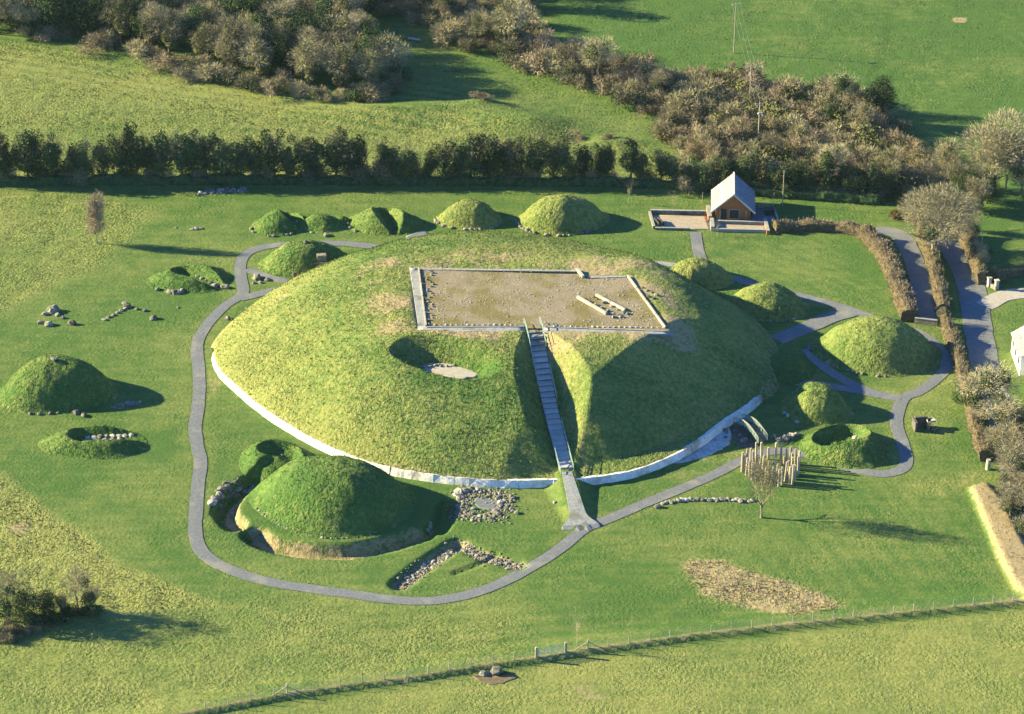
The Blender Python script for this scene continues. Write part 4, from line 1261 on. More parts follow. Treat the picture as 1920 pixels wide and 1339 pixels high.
# ------------------------------------------------------------------ pavilion and terrace
def pavilion():
    x, y = G(1374, 413)
    r = thing('pavilion', 'visitor pavilion with steep slate roof and orange brick gable', 'building', (x, y, 0), math.radians(-4))
    w, l, e, top = 3.1, 8.2, 2.3, 5.3           # half width, length, eave, ridge
    MB().prism([(-w, 0.3), (w, 0.3), (w, l - 0.3), (-w, l - 0.3)], -0.3, e).put('wall', M['brick'], r)
    for yy in (0.35, l - 0.35):
        m = MB()
        m.add([(-w, yy, e), (w, yy, e), (0, yy, top - 0.25), (-w, yy + 0.2, e), (w, yy + 0.2, e), (0, yy + 0.2, top - 0.25)], [(0, 1, 2), (5, 4, 3), (0, 3, 4, 1), (1, 4, 5, 2), (2, 5, 3, 0)])
        m.put('gable', M['brick'], r)
    oh = 0.85
    zz = lambda t: top + (e - 0.55 - top) * t
    rf = thing_part('roof', r)
    for s in (-1, 1):
        k = 7
        for c in range(k):                       # courses of slate
            t0, t1 = c / k, (c + 1.12) / k
            m = MB()
            x0, x1 = s * (w + oh) * t0, s * (w + oh) * min(t1, 1.0)
            a, b = -0.7, l + 0.7
            z0, z1 = zz(t0) - 0.03, zz(min(t1, 1.0)) + 0.05
            v = [(x0, a, z0), (x1, a, z1), (x1, b, z1), (x0, b, z0)]
            v += [(p[0], p[1], p[2] - 0.12) for p in v]
            m.add(v, [(0, 1, 2, 3), (7, 6, 5, 4), (0, 4, 5, 1), (1, 5, 6, 2), (2, 6, 7, 3), (3, 7, 4, 0)])
            m.put('slate_course', M['slate'], rf)
    MB().beam((0, -0.75, top + 0.08), (0, l + 0.75, top + 0.08), 0.28, 0.14).put('ridge_cap', M['trim'], rf)
    for s in (-1, 1): MB().beam((0, -0.74, top - 0.02), (s * (w + oh), -0.74, zz(1) - 0.02), 0.10, 0.26).put('bargeboard', M['trim'], rf)
    f = MB().box((0.2, 0.24, 1.1), (1.9, 0.10, 1.9)).put('window', M['wood'], r)
    MB().box((0.2, 0.175, 1.1), (1.6, 0.05, 1.6)).put('pane', M['glass'], f)
    f = MB().box((-1.7, 0.24, 1.0), (1.1, 0.10, 2.1)).put('door', M['dark'], r)
    for s in (-1, 1): MB().box((s * 2.3, -0.45, 1.0), (0.22, 0.22, 2.3)).put('post', M['wood'], r)


def thing_part(name, parent): return link(name, None, parent)


pavilion()


def low_wall(name, label, p, q, w, h, mat, cat='wall', z=0.0, n=1, group=None):
    a, b = np.array(G(*p, z)), np.array(G(*q, z))
    L = np.hypot(*(b - a)); c = (a + b) / 2
    r = thing(name, label, cat, (*c, H(*c) + z), math.atan2(*(b - a)[::-1]), group)
    MB().box((0, 0, h / 2 - 0.15), (L, w, h + 0.3)).put('wall_body', M[mat], r)
    k = max(1, int(L / 1.2))
    for i in range(k):
        MB().box((-L / 2 + (i + 0.5) * L / k, 0, h + 0.055), (L / k - 0.04, w + 0.10, 0.11)).put('coping_stone', M['kerb'], r)
    return r


patch('terrace', [(1222, 404), (1325, 405), (1334, 431), (1229, 430)], 'paving', 0.06)
patch('rear_terrace', [(1410, 392), (1448, 392), (1456, 416), (1405, 420)], 'path', 0.07)
patch('front_terrace', [(1337, 414), (1440, 416), (1437, 432), (1335, 431)], 'paving', 0.075)
low_wall('low_wall', 'low grey wall along the back of the sandy terrace', (1219, 401), (1324, 403), 0.4, 0.7, 'stone')
low_wall('low_wall', 'short end wall at the left of the sandy terrace', (1218, 402), (1226, 430), 0.35, 0.5, 'stone')
low_wall('low_wall', 'low front wall of the sandy terrace', (1228, 431), (1294, 432), 0.3, 0.35, 'stone')
low_wall('low_wall', 'upper retaining wall before the pavilion', (1338, 419), (1440, 422), 0.35, 0.55, 'stone')
low_wall('low_wall', 'lower retaining wall before the pavilion', (1337, 434), (1437, 436), 0.35, 0.5, 'drive')
low_wall('brick_pier', 'orange brick wing wall left of the pavilion', (1327, 394), (1331, 415), 0.6, 0.9, 'brick')
low_wall('brick_pier', 'orange brick pier at the terrace steps', (1334, 417), (1336, 434), 0.6, 0.8, 'drive')
low_wall('brick_pier', 'orange brick end wall at the right of the terrace', (1434, 416), (1440, 440), 0.5, 0.7, 'brick')
low_wall('low_wall', 'wall at the right of the rear terrace', (1449, 394), (1458, 414), 0.3, 0.6, 'stone')
low_wall('low_wall', 'low wall closing the end of the driveway', (1714, 607), (1757, 612), 0.35, 1.0, 'rubble')


def bench(px, py, rz, label, group):
    x, y = G(px, py)
    r = thing('bench', label, 'bench', (x, y, H(x, y) + 0.06), rz, group)
    MB().box((0, 0, 0.42), (2.4, 0.5, 0.08)).put('seat', M['dark'], r)
    for s in (-0.9, 0.9): MB().box((s, 0, 0.19), (0.1, 0.45, 0.38)).put('leg', M['dark'], r)
    MB().box((0, 0.24, 0.7), (2.4, 0.06, 0.4)).put('backrest', M['dark'], r)


bench(1233, 421, 1.9, 'dark bench on the sandy terrace, nearer its left end', 'benches on the sandy terrace')
bench(1240, 420, 1.9, 'dark bench on the sandy terrace, nearer the pavilion', 'benches on the sandy terrace')
x, y = G(1442, 402)
sb = thing('storage_box', 'dark box with a sloped lid on the rear terrace', 'box', (x, y, H(x, y) + 0.07), 0.1)
MB().box((0, 0, 0.5), (1.7, 1.1, 1.0)).put('body', M['dark'], sb)
MB().box((0, 0, 1.05), (1.8, 1.2, 0.09), tilt=Matrix.Rotation(0.12, 3, 'X')).put('lid', M['dark'], sb)


def rail_fence(label, p, q, h, n, rails, name='rail_fence'):
    a, b = np.array(G(*p)), np.array(G(*q))
    r = thing(name, label, 'fence', (*a, H(*a)))
    d = b - a
    for k in range(n + 1):
        c = d * k / n
        MB().box((c[0], c[1], h / 2), (0.12, 0.12, h + 0.1)).put('post', M['grey_wood'], r)
    for z in rails: MB().beam((0, 0, z), (d[0], d[1], z), 0.06, 0.10).put('rail', M['grey_wood'], r)


rail_fence('timber rail fence behind the rear terrace of the pavilion', (1414, 393), (1448, 392), 1.1, 4, (0.4, 0.75, 1.05))


# ------------------------------------------------------------------ white farmhouse at the right edge
def house():
    x, y = G(1915, 716)
    r = thing('farmhouse', 'white farmhouse with grey slate roof beside the lane', 'house', (x, y, 0))
    def block(x0, y0, w, l, e, top, hip=0.0):
        MB().prism([(x0, y0), (x0 + w, y0), (x0 + w, y0 + l), (x0, y0 + l)], -0.3, e).put('wall', M['white'], r)
        for yy in (y0, y0 + l - 0.25): MB().add([(x0, yy, e), (x0 + w, yy, e), (x0 + w / 2, yy, top - .1), (x0, yy + .25, e), (x0 + w, yy + .25, e), (x0 + w / 2, yy + .25, top - .1)], [(0, 1, 2), (5, 4, 3), (1, 4, 5, 2), (2, 5, 3, 0)]).put('gable', M['white'], r)
        rf = thing_part('roof', r)
        for s in (0, 1):
            xe = x0 - 0.3 if s == 0 else x0 + w + 0.3
            for c in range(6):
                t0, t1 = c / 6, min((c + 1.1) / 6, 1)
                xa, xb = x0 + w / 2 + (xe - x0 - w / 2) * t0, x0 + w / 2 + (xe - x0 - w / 2) * t1
                za, zb = top + (e - 0.2 - top) * t0 - 0.03, top + (e - 0.2 - top) * t1 + 0.04
                v = [(xa, y0 - .3, za), (xb, y0 - .3, zb), (xb, y0 + l + .3, zb), (xa, y0 + l + .3, za)]
                v += [(p[0], p[1], p[2] - .1) for p in v]
                MB().add(v, [(0, 1, 2, 3), (7, 6, 5, 4), (0, 4, 5, 1), (1, 5, 6, 2), (2, 6, 7, 3), (3, 7, 4, 0)]).put('slate_course', M['slate'], rf)
        return rf
    rf = block(0.0, 2.0, 8.0, 8.0, 3.6, 6.2)
    MB().box((4, 9.0, 6.5), (0.9, 0.7, 1.6)).put('chimney', M['white'], rf)
    block(1.6, -12.0, 6.0, 13.0, 2.7, 4.8)
    for yy in (3.2, 6.0, 8.4):
        f = MB().box((-0.03, yy, 2.2), (0.10, 1.1, 1.5)).put('window', M['white'], r)
        MB().box((-0.10, yy, 2.2), (0.06, 0.9, 1.3)).put('pane', M['glass'], f)
    f = MB().box((2.2, 1.97, 1.9), (2.2, 0.1, 2.4)).put('window', M['dark'], r)
    MB().box((2.2, 1.90, 1.9), (1.9, 0.06, 2.1)).put('pane', M['glass'], f)


house()
# gate piers and yard wall by the farm drive
for px, py, lb in ((1854, 538, 'left stone gate pier at the farm drive'), (1868, 543, 'right stone gate pier at the farm drive, with a wider cap')):
    x, y = G(px, py)
    g = thing('gate_pier', lb, 'gate pier', (x, y, H(x, y)), 0.3, 'gate piers at the farm drive')
    MB().box((0, 0, 0.75), (0.55, 0.55, 1.7)).put('shaft', M['pale_stone'], g)
    MB().box((0, 0, 1.68), (0.75, 0.75, 0.16)).put('cap', M['pale_stone'], g)
low_wall('yard_wall', 'low yard wall left of the farm gate piers', (1838, 528), (1868, 545), 0.4, 0.6, 'rubble')
x, y = G(1852, 880)
tag(MB().tube((0, 0, -0.2), (0, 0, 1.7), 0.38, 0.34, 10).put('stone_post', M['pale_stone'], None, (x, y, H(x, y))), 'thick white post at the lower end of the lane hedge', 'post')
x, y = G(777, 76)
tag(MB().tube((-1.3, 0.5, 0.25), (1.3, -0.5, 0.25), 0.30, 0.24, 8).put('log', M['pale_stone'], None, (x, y, H(x, y))), 'white log lying on grass by the wood edge', 'log')
x, y = G(687, 53)
tag(stone(x, y, 0.9, None, H(x, y), name='boulder', pool=PALES), 'white stone on the grass at the wood edge', 'boulder')


# ------------------------------------------------------------------ south field fence with gate
def south_fence():
    def seg(i0x, i1x, label, step):
        x0, x1 = G(i0x, np.interp(i0x, FPXX, FPXY))[0], G(i1x, np.interp(i1x, FPXX, FPXY))[0]
        n = max(1, int(round(abs(x1 - x0) / step)))
        xs = np.linspace(x0, x1, n + 1)
        ys = np.interp(xs, FENCE[:, 0], FENCE[:, 1]) + 0.35
        zs = base_h(xs, ys)
        r = thing('wire_fence', label, 'fence', (xs[0], ys[0], zs[0]), 0, 'wire fence along the south field')
        P = [Vector((a - xs[0], b - ys[0], c - zs[0])) for a, b, c in zip(xs, ys, zs)]
        for p in P:
            t = Vector((rng.uniform(-.06, .06), rng.uniform(-.06, .06), 0))
            MB().tube(p - Vector((0, 0, .2)), p + t + Vector((0, 0, 1.15)), 0.065, 0.055, 6).put('post', M['grey_wood'], r)
        for h in (0.25, 0.5, 0.75, 1.02):
            m = MB()
            for a, b in zip(P[:-1], P[1:]): m.tube(a + Vector((0, 0, h)), b + Vector((0, 0, h)), 0.012, 0.012, 3, False)
            m.put('wire', M['wire'], r)
    FPXX = [380, 540, 780, 905, 1003, 1062, 1100, 1300, 1500, 1700, 1940]
    FPXY = [1341, 1310, 1276, 1255, 1242, 1232, 1226, 1198, 1176, 1156, 1131]
    seg(385, 1004, 'post and wire fence left of the field gate', 2.9)
    seg(1062, 1936, 'post and wire fence right of the field gate', 2.75)
    a, b = np.array(G(1006, 1241)), np.array(G(1060, 1232))
    d = b - a
    L = np.hypot(*d)
    g = thing('field_gate', 'pale green barred metal gate in the south field fence', 'gate', (a[0], a[1] + 0.3, H(a[0], a[1] + 0.3)), math.atan2(d[1], d[0]))
    for k in range(6): MB().tube((0.15, 0, 0.2 + k * 0.21), (L - 0.15, 0, 0.2 + k * 0.21), 0.035, 0.035, 6).put('bar', M['metal'], g)
    for k in range(5): MB().box((0.15 + (L - 0.3) * k / 4, 0, 0.72), (0.05, 0.05, 1.15)).put('upright', M['metal'], g)
    for s in (-0.05, L + 0.05): MB().box((s, 0, 0.7), (0.28, 0.28, 1.7)).put('gatepost', M['wood'], g)
    for px, lb in ((1102, 'braced timber strainer post right of the field gate'), (538, 'braced timber strainer post near the left end of the field fence')):
        py = np.interp(px, FPXX, FPXY)
        x, y = G(px, py); y += 0.45
        r = thing('strainer_post', lb, 'fence post', (x, y, H(x, y)))
        MB().tube((0, 0, -0.2), (0, 0, 1.35), 0.11, 0.1, 8).put('post', M['wood'], r)
        MB().tube((-1.5, -0.25, 0.0), (0, 0, 1.0), 0.06, 0.06, 6).put('brace', M['wood'], r)
        MB().tube((1.5, 0.25, 0.0), (0, 0, 1.0), 0.06, 0.06, 6).put('brace', M['wood'], r)


south_fence()


# ------------------------------------------------------------------ telegraph poles
def pole(px, py, h, label, cross=True, r0=0.13, mid=None):
    x, y = G(px, py)
    r = thing('telegraph_pole', label, 'telegraph pole', (x, y, H(x, y)), 0.35 * cross)
    MB().tube((0, 0, -0.3), (0, 0, h), r0, r0 * 0.75, 8).put('pole_shaft', M['wood'], r)
    if cross:
        MB().box((0, 0, h - 0.25), (1.9, 0.12, 0.14)).put('crossarm', M['grey_wood'], r)
        for s in (-0.85, 0, 0.85): MB().tube((s, 0, h - 0.18), (s, 0, h + 0.12), 0.06, 0.04, 6).put('insulator', M['pale_stone'], r)
    if mid: MB().box((0.15, 0, mid), (0.9, 0.2, 0.35)).put('bracket', M['trim'], r)
    return Vector((x, y, H(x, y) + h))


t1 = pole(1376, 100, 10.8, 'tallest telegraph pole standing in the green top field')
t2 = pole(1405, 203, 9.0, 'telegraph pole in the scrub below the top field')
t3 = pole(1421, 275, 9.0, 'telegraph pole with extra fittings deep in the brown scrub', mid=6.8)
pole(1467, 385, 7.0, 'thin pole behind the pavilion, in front of the dark hedgerow', False, 0.09)
pole(1837, 500, 7.0, 'pole with a short crosspiece beside the lane trees', False, 0.10, mid=3.6)
for k, (a, b) in enumerate(((t1 + Vector((20, 120, 4)), t1), (t1, t2), (t2, t3))):
    r = thing('power_line', ['sagging wires leaving the tallest pole', 'sagging wires between the tallest pole and the middle pole', 'sagging wires between the two scrub poles'][k], 'power line', b)
    for s in (-0.85, 0, 0.85):
        m = MB(); o = Vector((s * 0.94, s * 0.34, 0.1))
        for i in range(10):
            f = lambda t: a - b + (b - a) * t + o - Vector((0, 0, 2.2 * t * (1 - t)))
            m.tube(f(i / 10), f((i + 1) / 10), 0.018, 0.018, 3, False)
        m.put('wire', M['wire'], r)
for px, py, h, lb in [(1449, 392, 5.6, 'slim sapling stake behind the rear terrace'), (1316, 380, 3.5, 'slim stake on the lawn behind the sandy terrace')]:
    x, y = G(px, py)
    tag(MB().tube((0, 0, -0.2), (0.1, 0, h * 0.6), 0.05, 0.035, 6).put('stake', M['wood'], None, (x, y, H(x, y))), lb, 'stake')

# ------------------------------------------------------------------ vegetation
exec_seed = np.random.RandomState(11)


def limbs(r, h, spread, levels=3, trunk_r=0.25, n1=6, lean=0.0, fork=0.35):
    """tapered trunk and limbs"""
    m = MB()
    def grow(p, d, L, rad, lv):
        steps = 3
        for i in range(steps):
            q = p + d * (L / steps)
            m.tube(p, q, rad * (1 - 0.22 * i), rad * (1 - 0.22 * (i + 1)), 5, False)
            p = q
            d = (d + Vector(r.normal(0, 0.13, 3)) + Vector((0, 0, 0.06))).normalized()
        if lv <= 0: return
        for k in range(r.randint(3, 5)):
            a = r.uniform(0, 6.28)
            s = Vector((math.cos(a), math.sin(a), 0))
            nd_ = (d * r.uniform(0.5, 1.0) + s * r.uniform(0.5, 1.0) * spread).normalized()
            grow(p - d * r.uniform(0, L * 0.4), nd_, L * r.uniform(0.55, 0.8), rad * 0.42, lv - 1)
    grow(Vector((0, 0, -0.3)), Vector((lean, 0, 1)).normalized(), h * fork + 0.3, trunk_r, levels)
    return m


def twigs(r, n, cen, rad, l0, l1, w, shell=0.45, up=0.35, lobes=9, lump=0.35, nl=11):
    """a haze of twigs in several uneven lobes"""
    cen, rad = np.array(cen, float), np.array(rad, float)
    c = r.normal(size=(nl, 3)); c /= np.linalg.norm(c, axis=1)[:, None]
    c = cen + c * rad * r.uniform(0.25, 0.68, (nl, 1))
    rl = r.uniform(0.34, 0.60, (nl, 1)) * (1 - 0.3 * lump)
    k = r.choice(nl, n, p=(rl[:, 0] ** 2) / (rl ** 2).sum())
    d = r.normal(size=(n, 3)); d /= np.linalg.norm(d, axis=1)[:, None]
    rr = shell + (1 - shell) * r.rand(n) ** 0.7 + np.where(r.rand(n) < 0.10, r.rand(n) * 0.25, 0)
    p = c[k] + d * rad * rl[k] * rr[:, None]
    t = d * np.array([1, 1, 0.8]) + 0.7 * (p - cen) / rad + np.array([0, 0, up]) + r.normal(0, 0.45, (n, 3))
    t /= np.linalg.norm(t, axis=1)[:, None]
    s = np.cross(t, r.normal(size=(n, 3))); s /= np.linalg.norm(s, axis=1)[:, None] + 1e-9
    L = r.uniform(l0, l1, (n, 1))
    v = np.stack([p - s * w / 2 - t * L * 0.4, p + s * w / 2 - t * L * 0.4, p + t * L * 0.6], 1).reshape(-1, 3)
    v[:, 2] = np.maximum(v[:, 2], 0.0)
    return v, np.arange(3 * n).reshape(-1, 3)


def leaves(r, blobs, n, size):
    out = []
    tot = sum(b[3] ** 2 for b in blobs)
    for cx, cy, cz, rad, sq in blobs:
        k = max(20, int(n * rad * rad / tot))
        d = r.normal(size=(k, 3)); d /= np.linalg.norm(d, axis=1)[:, None]
        ld = r.normal(size=(6, 3)); ld /= np.linalg.norm(ld, axis=1)[:, None]
        q = np.clip((d @ ld.T).max(1), 0, 1) ** 2
        p = np.array((cx, cy, cz)) + d * rad * np.array([1, 1, sq]) * ((0.62 + 0.4 * q) * (0.75 + 0.25 * r.rand(k)))[:, None]
        nrm = d + r.normal(0, 0.55, (k, 3)); nrm /= np.linalg.norm(nrm, axis=1)[:, None]
        a = np.cross(nrm, r.normal(size=(k, 3))); a /= np.linalg.norm(a, axis=1)[:, None] + 1e-9
        b = np.cross(nrm, a)
        s = size * r.uniform(0.6, 1.3, (k, 1))
        out.append(np.stack([p - a * s, p + b * s * 0.7, p + a * s, p - b * s * 0.7], 1).reshape(-1, 3))
    v = np.concatenate(out)
    v[:, 2] = np.maximum(v[:, 2], 0.0)
    return v, np.arange(len(v)).reshape(-1, 4)


class Kind:
    """one plant: named parts, each a shared mesh"""
    def __init__(s, parts, h): s.parts, s.h = parts, h

    def place(s, name, label, cat, px, py, h, group=None, rz=None, wide=1.0, xy=None):
        x, y = xy if xy is not None else G(px, py)
        k = h / s.h
        a = rng.uniform(0, 6.28) if rz is None else rz
        if len(s.parts) == 1:
            o = link(name, s.parts[0][1], None, (x, y, H(x, y)), a, (k * wide, k * wide, k))
            return tag(o, label, cat, group)
        r = thing(name, label, cat, (x, y, H(x, y)), a, group)
        r.scale = (k * wide, k * wide, k)
        for pn, me in s.parts: link(pn, me, r)
        return r


def bare_kind(seed, h=10.0, cr=4.2, twig='twig_tan', n=3000, bark='bark', w=0.065, leafy=None, fork=0.32, cz=0.62, ch=0.38, spread=0.9, tr=0.24, lump=0.35):
    r = np.random.RandomState(seed)
    tm = limbs(r, h, spread, 3, tr, fork=fork).mesh('trunk', M[bark])
    v, f = twigs(r, int(n * 1.5), (0, 0, h * cz), (cr, cr, h * ch), 0.4, 0.95, w * 0.9, lump=lump)
    parts = [('trunk', tm), ('crown', new_mesh('crown', v, f, M[twig]))]
    if leafy:
        bl = [(r.normal(0, cr * 0.28), r.normal(0, cr * 0.28), h * r.uniform(0.25, 0.75), r.uniform(0.8, 1.5), 1.2) for _ in range(leafy)]
        lv, lf = leaves(r, bl, 420 * leafy, 0.12)
        parts.append(('ivy', new_mesh('ivy', lv, lf, M['ivy'])))
    return Kind(parts, h)


def ivy_kind(seed, h=8.0, cr=1.7, n=2600, leaf='ivy', topt=260):
    r = np.random.RandomState(seed)
    tm = limbs(r, h * 0.9, 0.45, 2, 0.22, fork=0.45).mesh('trunk', M['bark'])
    bl = []
    for k in range(11):
        t = 0.30 + 0.63 * k / 10
        wd = cr * (0.45 + 0.75 * math.sin(PI * min(1, t * 1.05)) ** 0.8) * 0.62
        bl.append((r.normal(0, cr * 0.30), r.normal(0, cr * 0.30), h * t, wd * r.uniform(0.8, 1.25), 1.25))
    lv, lf = leaves(r, bl, int(n * 1.7), 0.125)
    v, f = twigs(r, topt, (0, 0, h * 0.74), (cr * 1.15, cr * 1.15, h * 0.32), 0.4, 1.0, 0.05)
    fs = [tuple(q) for q in lf] + [tuple(q + len(lv)) for q in f]
    return Kind([('trunk', tm), ('crown', new_mesh('crown', np.vstack([lv, v]), fs, [M[leaf], M['twig_grey']], mi=[0] * len(lf) + [1] * len(f)))], h)


def bush_kind(seed, h=3.0, cr=2.2, twig='twig_brown', n=2700, leaf=None, nl=0, w=0.07):
    r = np.random.RandomState(seed)
    vs, fs, mi, off = [], [], [], 0
    for q in range(3):
        v, f = twigs(r, n // 3, (r.normal(0, cr * .35), r.normal(0, cr * .35), h * 0.35), (cr * r.uniform(.7, 1), cr * r.uniform(.7, 1), h * 0.62), 0.25, 0.65, w * 0.8, shell=0.35, lump=0.25, nl=5)
        vs.append(v); fs += [tuple(i + off for i in t) for t in f]; mi += [0] * len(f); off += len(v)
    if leaf:
        bl = [(r.normal(0, cr * .45), r.normal(0, cr * .45), h * r.uniform(.2, .55), cr * r.uniform(.35, .6), 0.9) for _ in range(6)]
        v, f = leaves(r, bl, int(nl * 1.6), 0.115)
        vs.append(v); fs += [tuple(i + off for i in t) for t in f]; mi += [1] * len(f)
    return Kind([('bush', new_mesh('bush', np.concatenate(vs), fs, [M[twig], M[leaf or twig]], mi=mi))], h)


BARE = [bare_kind(100, n=2400, leafy=4), bare_kind(101, twig='twig_grey', n=2200, leafy=5), bare_kind(102, cr=4.8, n=2600, leafy=8), bare_kind(103, twig='twig_grey', cr=3.6, n=2000, leafy=6)]
OLIVE = [bare_kind(110, cr=4.4, twig='twig_tan', n=1800, leafy=9), bare_kind(111, cr=4.0, twig='twig_grey', n=1700, leafy=12)]
for K_ in OLIVE: K_.parts[2][1].materials[0] = M['olive']
DARKT = [ivy_kind(120, 9.0, 2.7, 3000), ivy_kind(121, 9.0, 3.0, 3200)]
ROW = [ivy_kind(130 + i, 8.0, 1.55 + 0.12 * i, 2300, leaf='row_leaf', topt=300 + 240 * (i % 3)) for i in range(5)]
BUSH = [bush_kind(140, leaf='olive', nl=260), bush_kind(141, twig='twig_tan'), bush_kind(142, twig='twig_grey', leaf='ivy', nl=300), bush_kind(143, twig='twig_tan', n=1200, leaf='olive', nl=700)]
GORSE = [bush_kind(150, 2.4, 2.2, 'twig_brown', 500, 'gorse', 1600), bush_kind(151, 2.4, 2.4, 'twig_brown', 300, 'ivy', 1500)]

# the hedgerow of ivy-clad trees
xs = np.arange(-12, 1690, 29.0)
row = []
for i, px in enumerate(xs):
    by = np.interp(px, [0, 300, 700, 1190, 1400, 1690], [341, 338, 338, 342, 356, 374])
    hh = np.interp(px, [0, 150, 370, 450, 700, 760, 860, 1150, 1250, 1400, 1690], [7.8, 8.0, 10.0, 7.6, 8.2, 6.2, 7.2, 8.0, 6.4, 6.6, 6.6]) * rng.uniform(0.85, 1.30)
    row.append((px + rng.uniform(-9, 9), by + rng.uniform(-2.5, 2.5), hh))
for i, (px, py, hh) in enumerate(row):
    ROW[rng.randint(5)].place('hedgerow_tree', 'ivy clad tree, %s from the left in the hedgerow behind the lawn' % ORD[i], 'tree', px, py, hh, 'ivy clad trees of the hedgerow', wide=rng.uniform(1.0, 1.5))
for k in range(24):
    px = 20 + k * 70 + rng.uniform(-20, 20)
    BUSH[2].place('bush', 'grey leafless bush, %s from the left between the hedgerow trees' % ORD[k], 'bush', px, np.interp(px, [0, 300, 700, 1190, 1400, 1690], [341, 338, 338, 342, 356, 374]) + rng.uniform(-3, 1), rng.uniform(3.0, 5.6), 'bushes between the hedgerow trees', wide=rng.uniform(.7, 1.0))


def hedge(label, pts, w, h, core='hedge_core', twig='hedge_twig', dens=26, name='hedge', raw=False, tw=0.045, tl=(0.25, 0.6), group=None):
    ln = smooth_line(np.asarray(pts) if raw else GL(pts), 0.7)
    t = np.gradient(ln, axis=0); t /= np.linalg.norm(t, axis=1)[:, None]
    n = np.stack([-t[:, 1], t[:, 0]], 1)
    m = len(ln)
    o = ln[m // 2]
    base = base_h(ln[:, 0], ln[:, 1])
    prof = [(0.48, -0.2), (0.52, 0.3), (0.46, 0.8), (0.30, 0.98), (0.0, 1.03), (-0.30, 0.98), (-0.46, 0.8), (-0.52, 0.3), (-0.48, -0.2)]
    rows = []
    k = np.arange(m) * 0.7
    for j, (a, b) in enumerate(prof):
        jit = 1 + 0.75 * (vnoise(k * 0.9 + j * 7.7, k * 0 + j * 3.1) - 0.5)
        P = ln + n * (a * w * jit)[:, None] - o
        rows.append(np.column_stack([P, base + b * h * (1 + 0.65 * (vnoise(k * 0.5, k * 0 + 5) - 0.5)) * (0.9 + 0.2 * jit)]))
    v = np.concatenate(rows)
    q = len(prof)
    f = [(j * m + i, j * m + i + 1, (j + 1) * m + i + 1, (j + 1) * m + i) for j in range(q - 1) for i in range(m - 1)]
    f += [tuple(j * m for j in range(q - 1, -1, -1)), tuple(j * m + m - 1 for j in range(q))]
    r = thing(name, label, 'hedge', (o[0], o[1], 0), group=group)
    link('hedge_body', new_mesh('hedge_body', v, f, M[core]), r)
    L = m * 0.7
    N = int(dens * L * (w + 2 * h) * 0.5)
    i = rng.randint(0, m, N); j = rng.uniform(0.3, q - 1.3, N)
    R = np.stack(rows)
    j0 = j.astype(int); fr = (j - j0)[:, None]
    p = R[j0, i] * (1 - fr) + R[j0 + 1, i] * fr + rng.normal(0, 0.16, (N, 3))
    cen = np.column_stack([ln[i] - o, base[i] + h * 0.4])
    d = p - cen; d /= np.linalg.norm(d, axis=1)[:, None]
    d = d + np.array([0, 0, 0.4]) + rng.normal(0, 0.45, (N, 3)); d /= np.linalg.norm(d, axis=1)[:, None]
    s = np.cross(d, rng.normal(size=(N, 3))); s /= np.linalg.norm(s, axis=1)[:, None]
    LL = rng.uniform(*tl, (N, 1))
    v = np.stack([p - s * tw, p + s * tw, p + d * LL], 1).reshape(-1, 3)
    tag(link('twigs', new_mesh('twigs', v, np.arange(3 * N).reshape(-1, 3), M[twig]), r), kind='stuff')
    return r


hedge('dark low hedge under the row of ivy clad trees', [(-40, 346), (300, 343), (700, 344), (1190, 349), (1400, 363), (1650, 381)], 1.8, 1.35, 'ivy', 'twig_grey', 10)
hedge('clipped tan hedge running right from the terrace end', [(1452, 434), (1490, 430), (1540, 430), (1590, 435), (1622, 446)], 2.0, 1.5)
hedge('curved tan hedge between the lawn and the driveway', [(1625, 448), (1652, 478), (1672, 515), (1690, 565), (1706, 604)], 2.7, 1.9, dens=30)
hedge('narrow brown hedge between the driveway and the lane', [(1728, 440), (1745, 490), (1757, 540), (1768, 595)], 2.1, 2.0, twig='green_twig')
hedge('tan hedge along the lane beside the right lawn', [(1772, 612), (1786, 650), (1800, 695), (1814, 745), (1828, 800), (1846, 865)], 1.9, 1.8, twig='green_twig')
hedge('rough dark hedge on the far side of the lane', [(1800, 440), (1818, 478), (1830, 512), (1840, 535)], 1.6, 2.4, twig='green_twig')
hedge('scrubby hedge behind the farm gate piers', [(1866, 528), (1890, 520), (1930, 512)], 1.2, 1.2, twig='green_twig')


def scatter(poly, n, mind, seed):
    P = GL(poly)
    r = np.random.RandomState(seed)
    lo, hi = P.min(0), P.max(0)
    out = []
    tries = 0
    while len(out) < n and tries < 20000:
        tries += 1
        q = lo + r.rand(2) * (hi - lo)
        if not inside(q[:1], q[1:], P)[0]: continue
        if any((q[0] - a[0]) ** 2 + (q[1] - a[1]) ** 2 < mind * mind for a in out): continue
        out.append(q)
    return sorted(out, key=lambda q: -q[1])


def pick(L): return L[rng.randint(len(L))]


ROWN = ['rearmost', 'second', 'third', 'fourth', 'fifth', 'sixth', 'frontmost']


def rows_of(pts, n):
    """each plant's row from the back and its place from the left, in words"""
    pts = sorted(pts, key=lambda q: -q[1])
    out = []
    for r in range(n):
        part = sorted(pts[r * len(pts) // n:(r + 1) * len(pts) // n], key=lambda q: q[0])
        nm = ROWN[-1] if r == n - 1 else ROWN[r]
        out += [(q, '%s from the left in the %s row' % (ORD[i], nm)) for i, q in enumerate(part)]
    return out


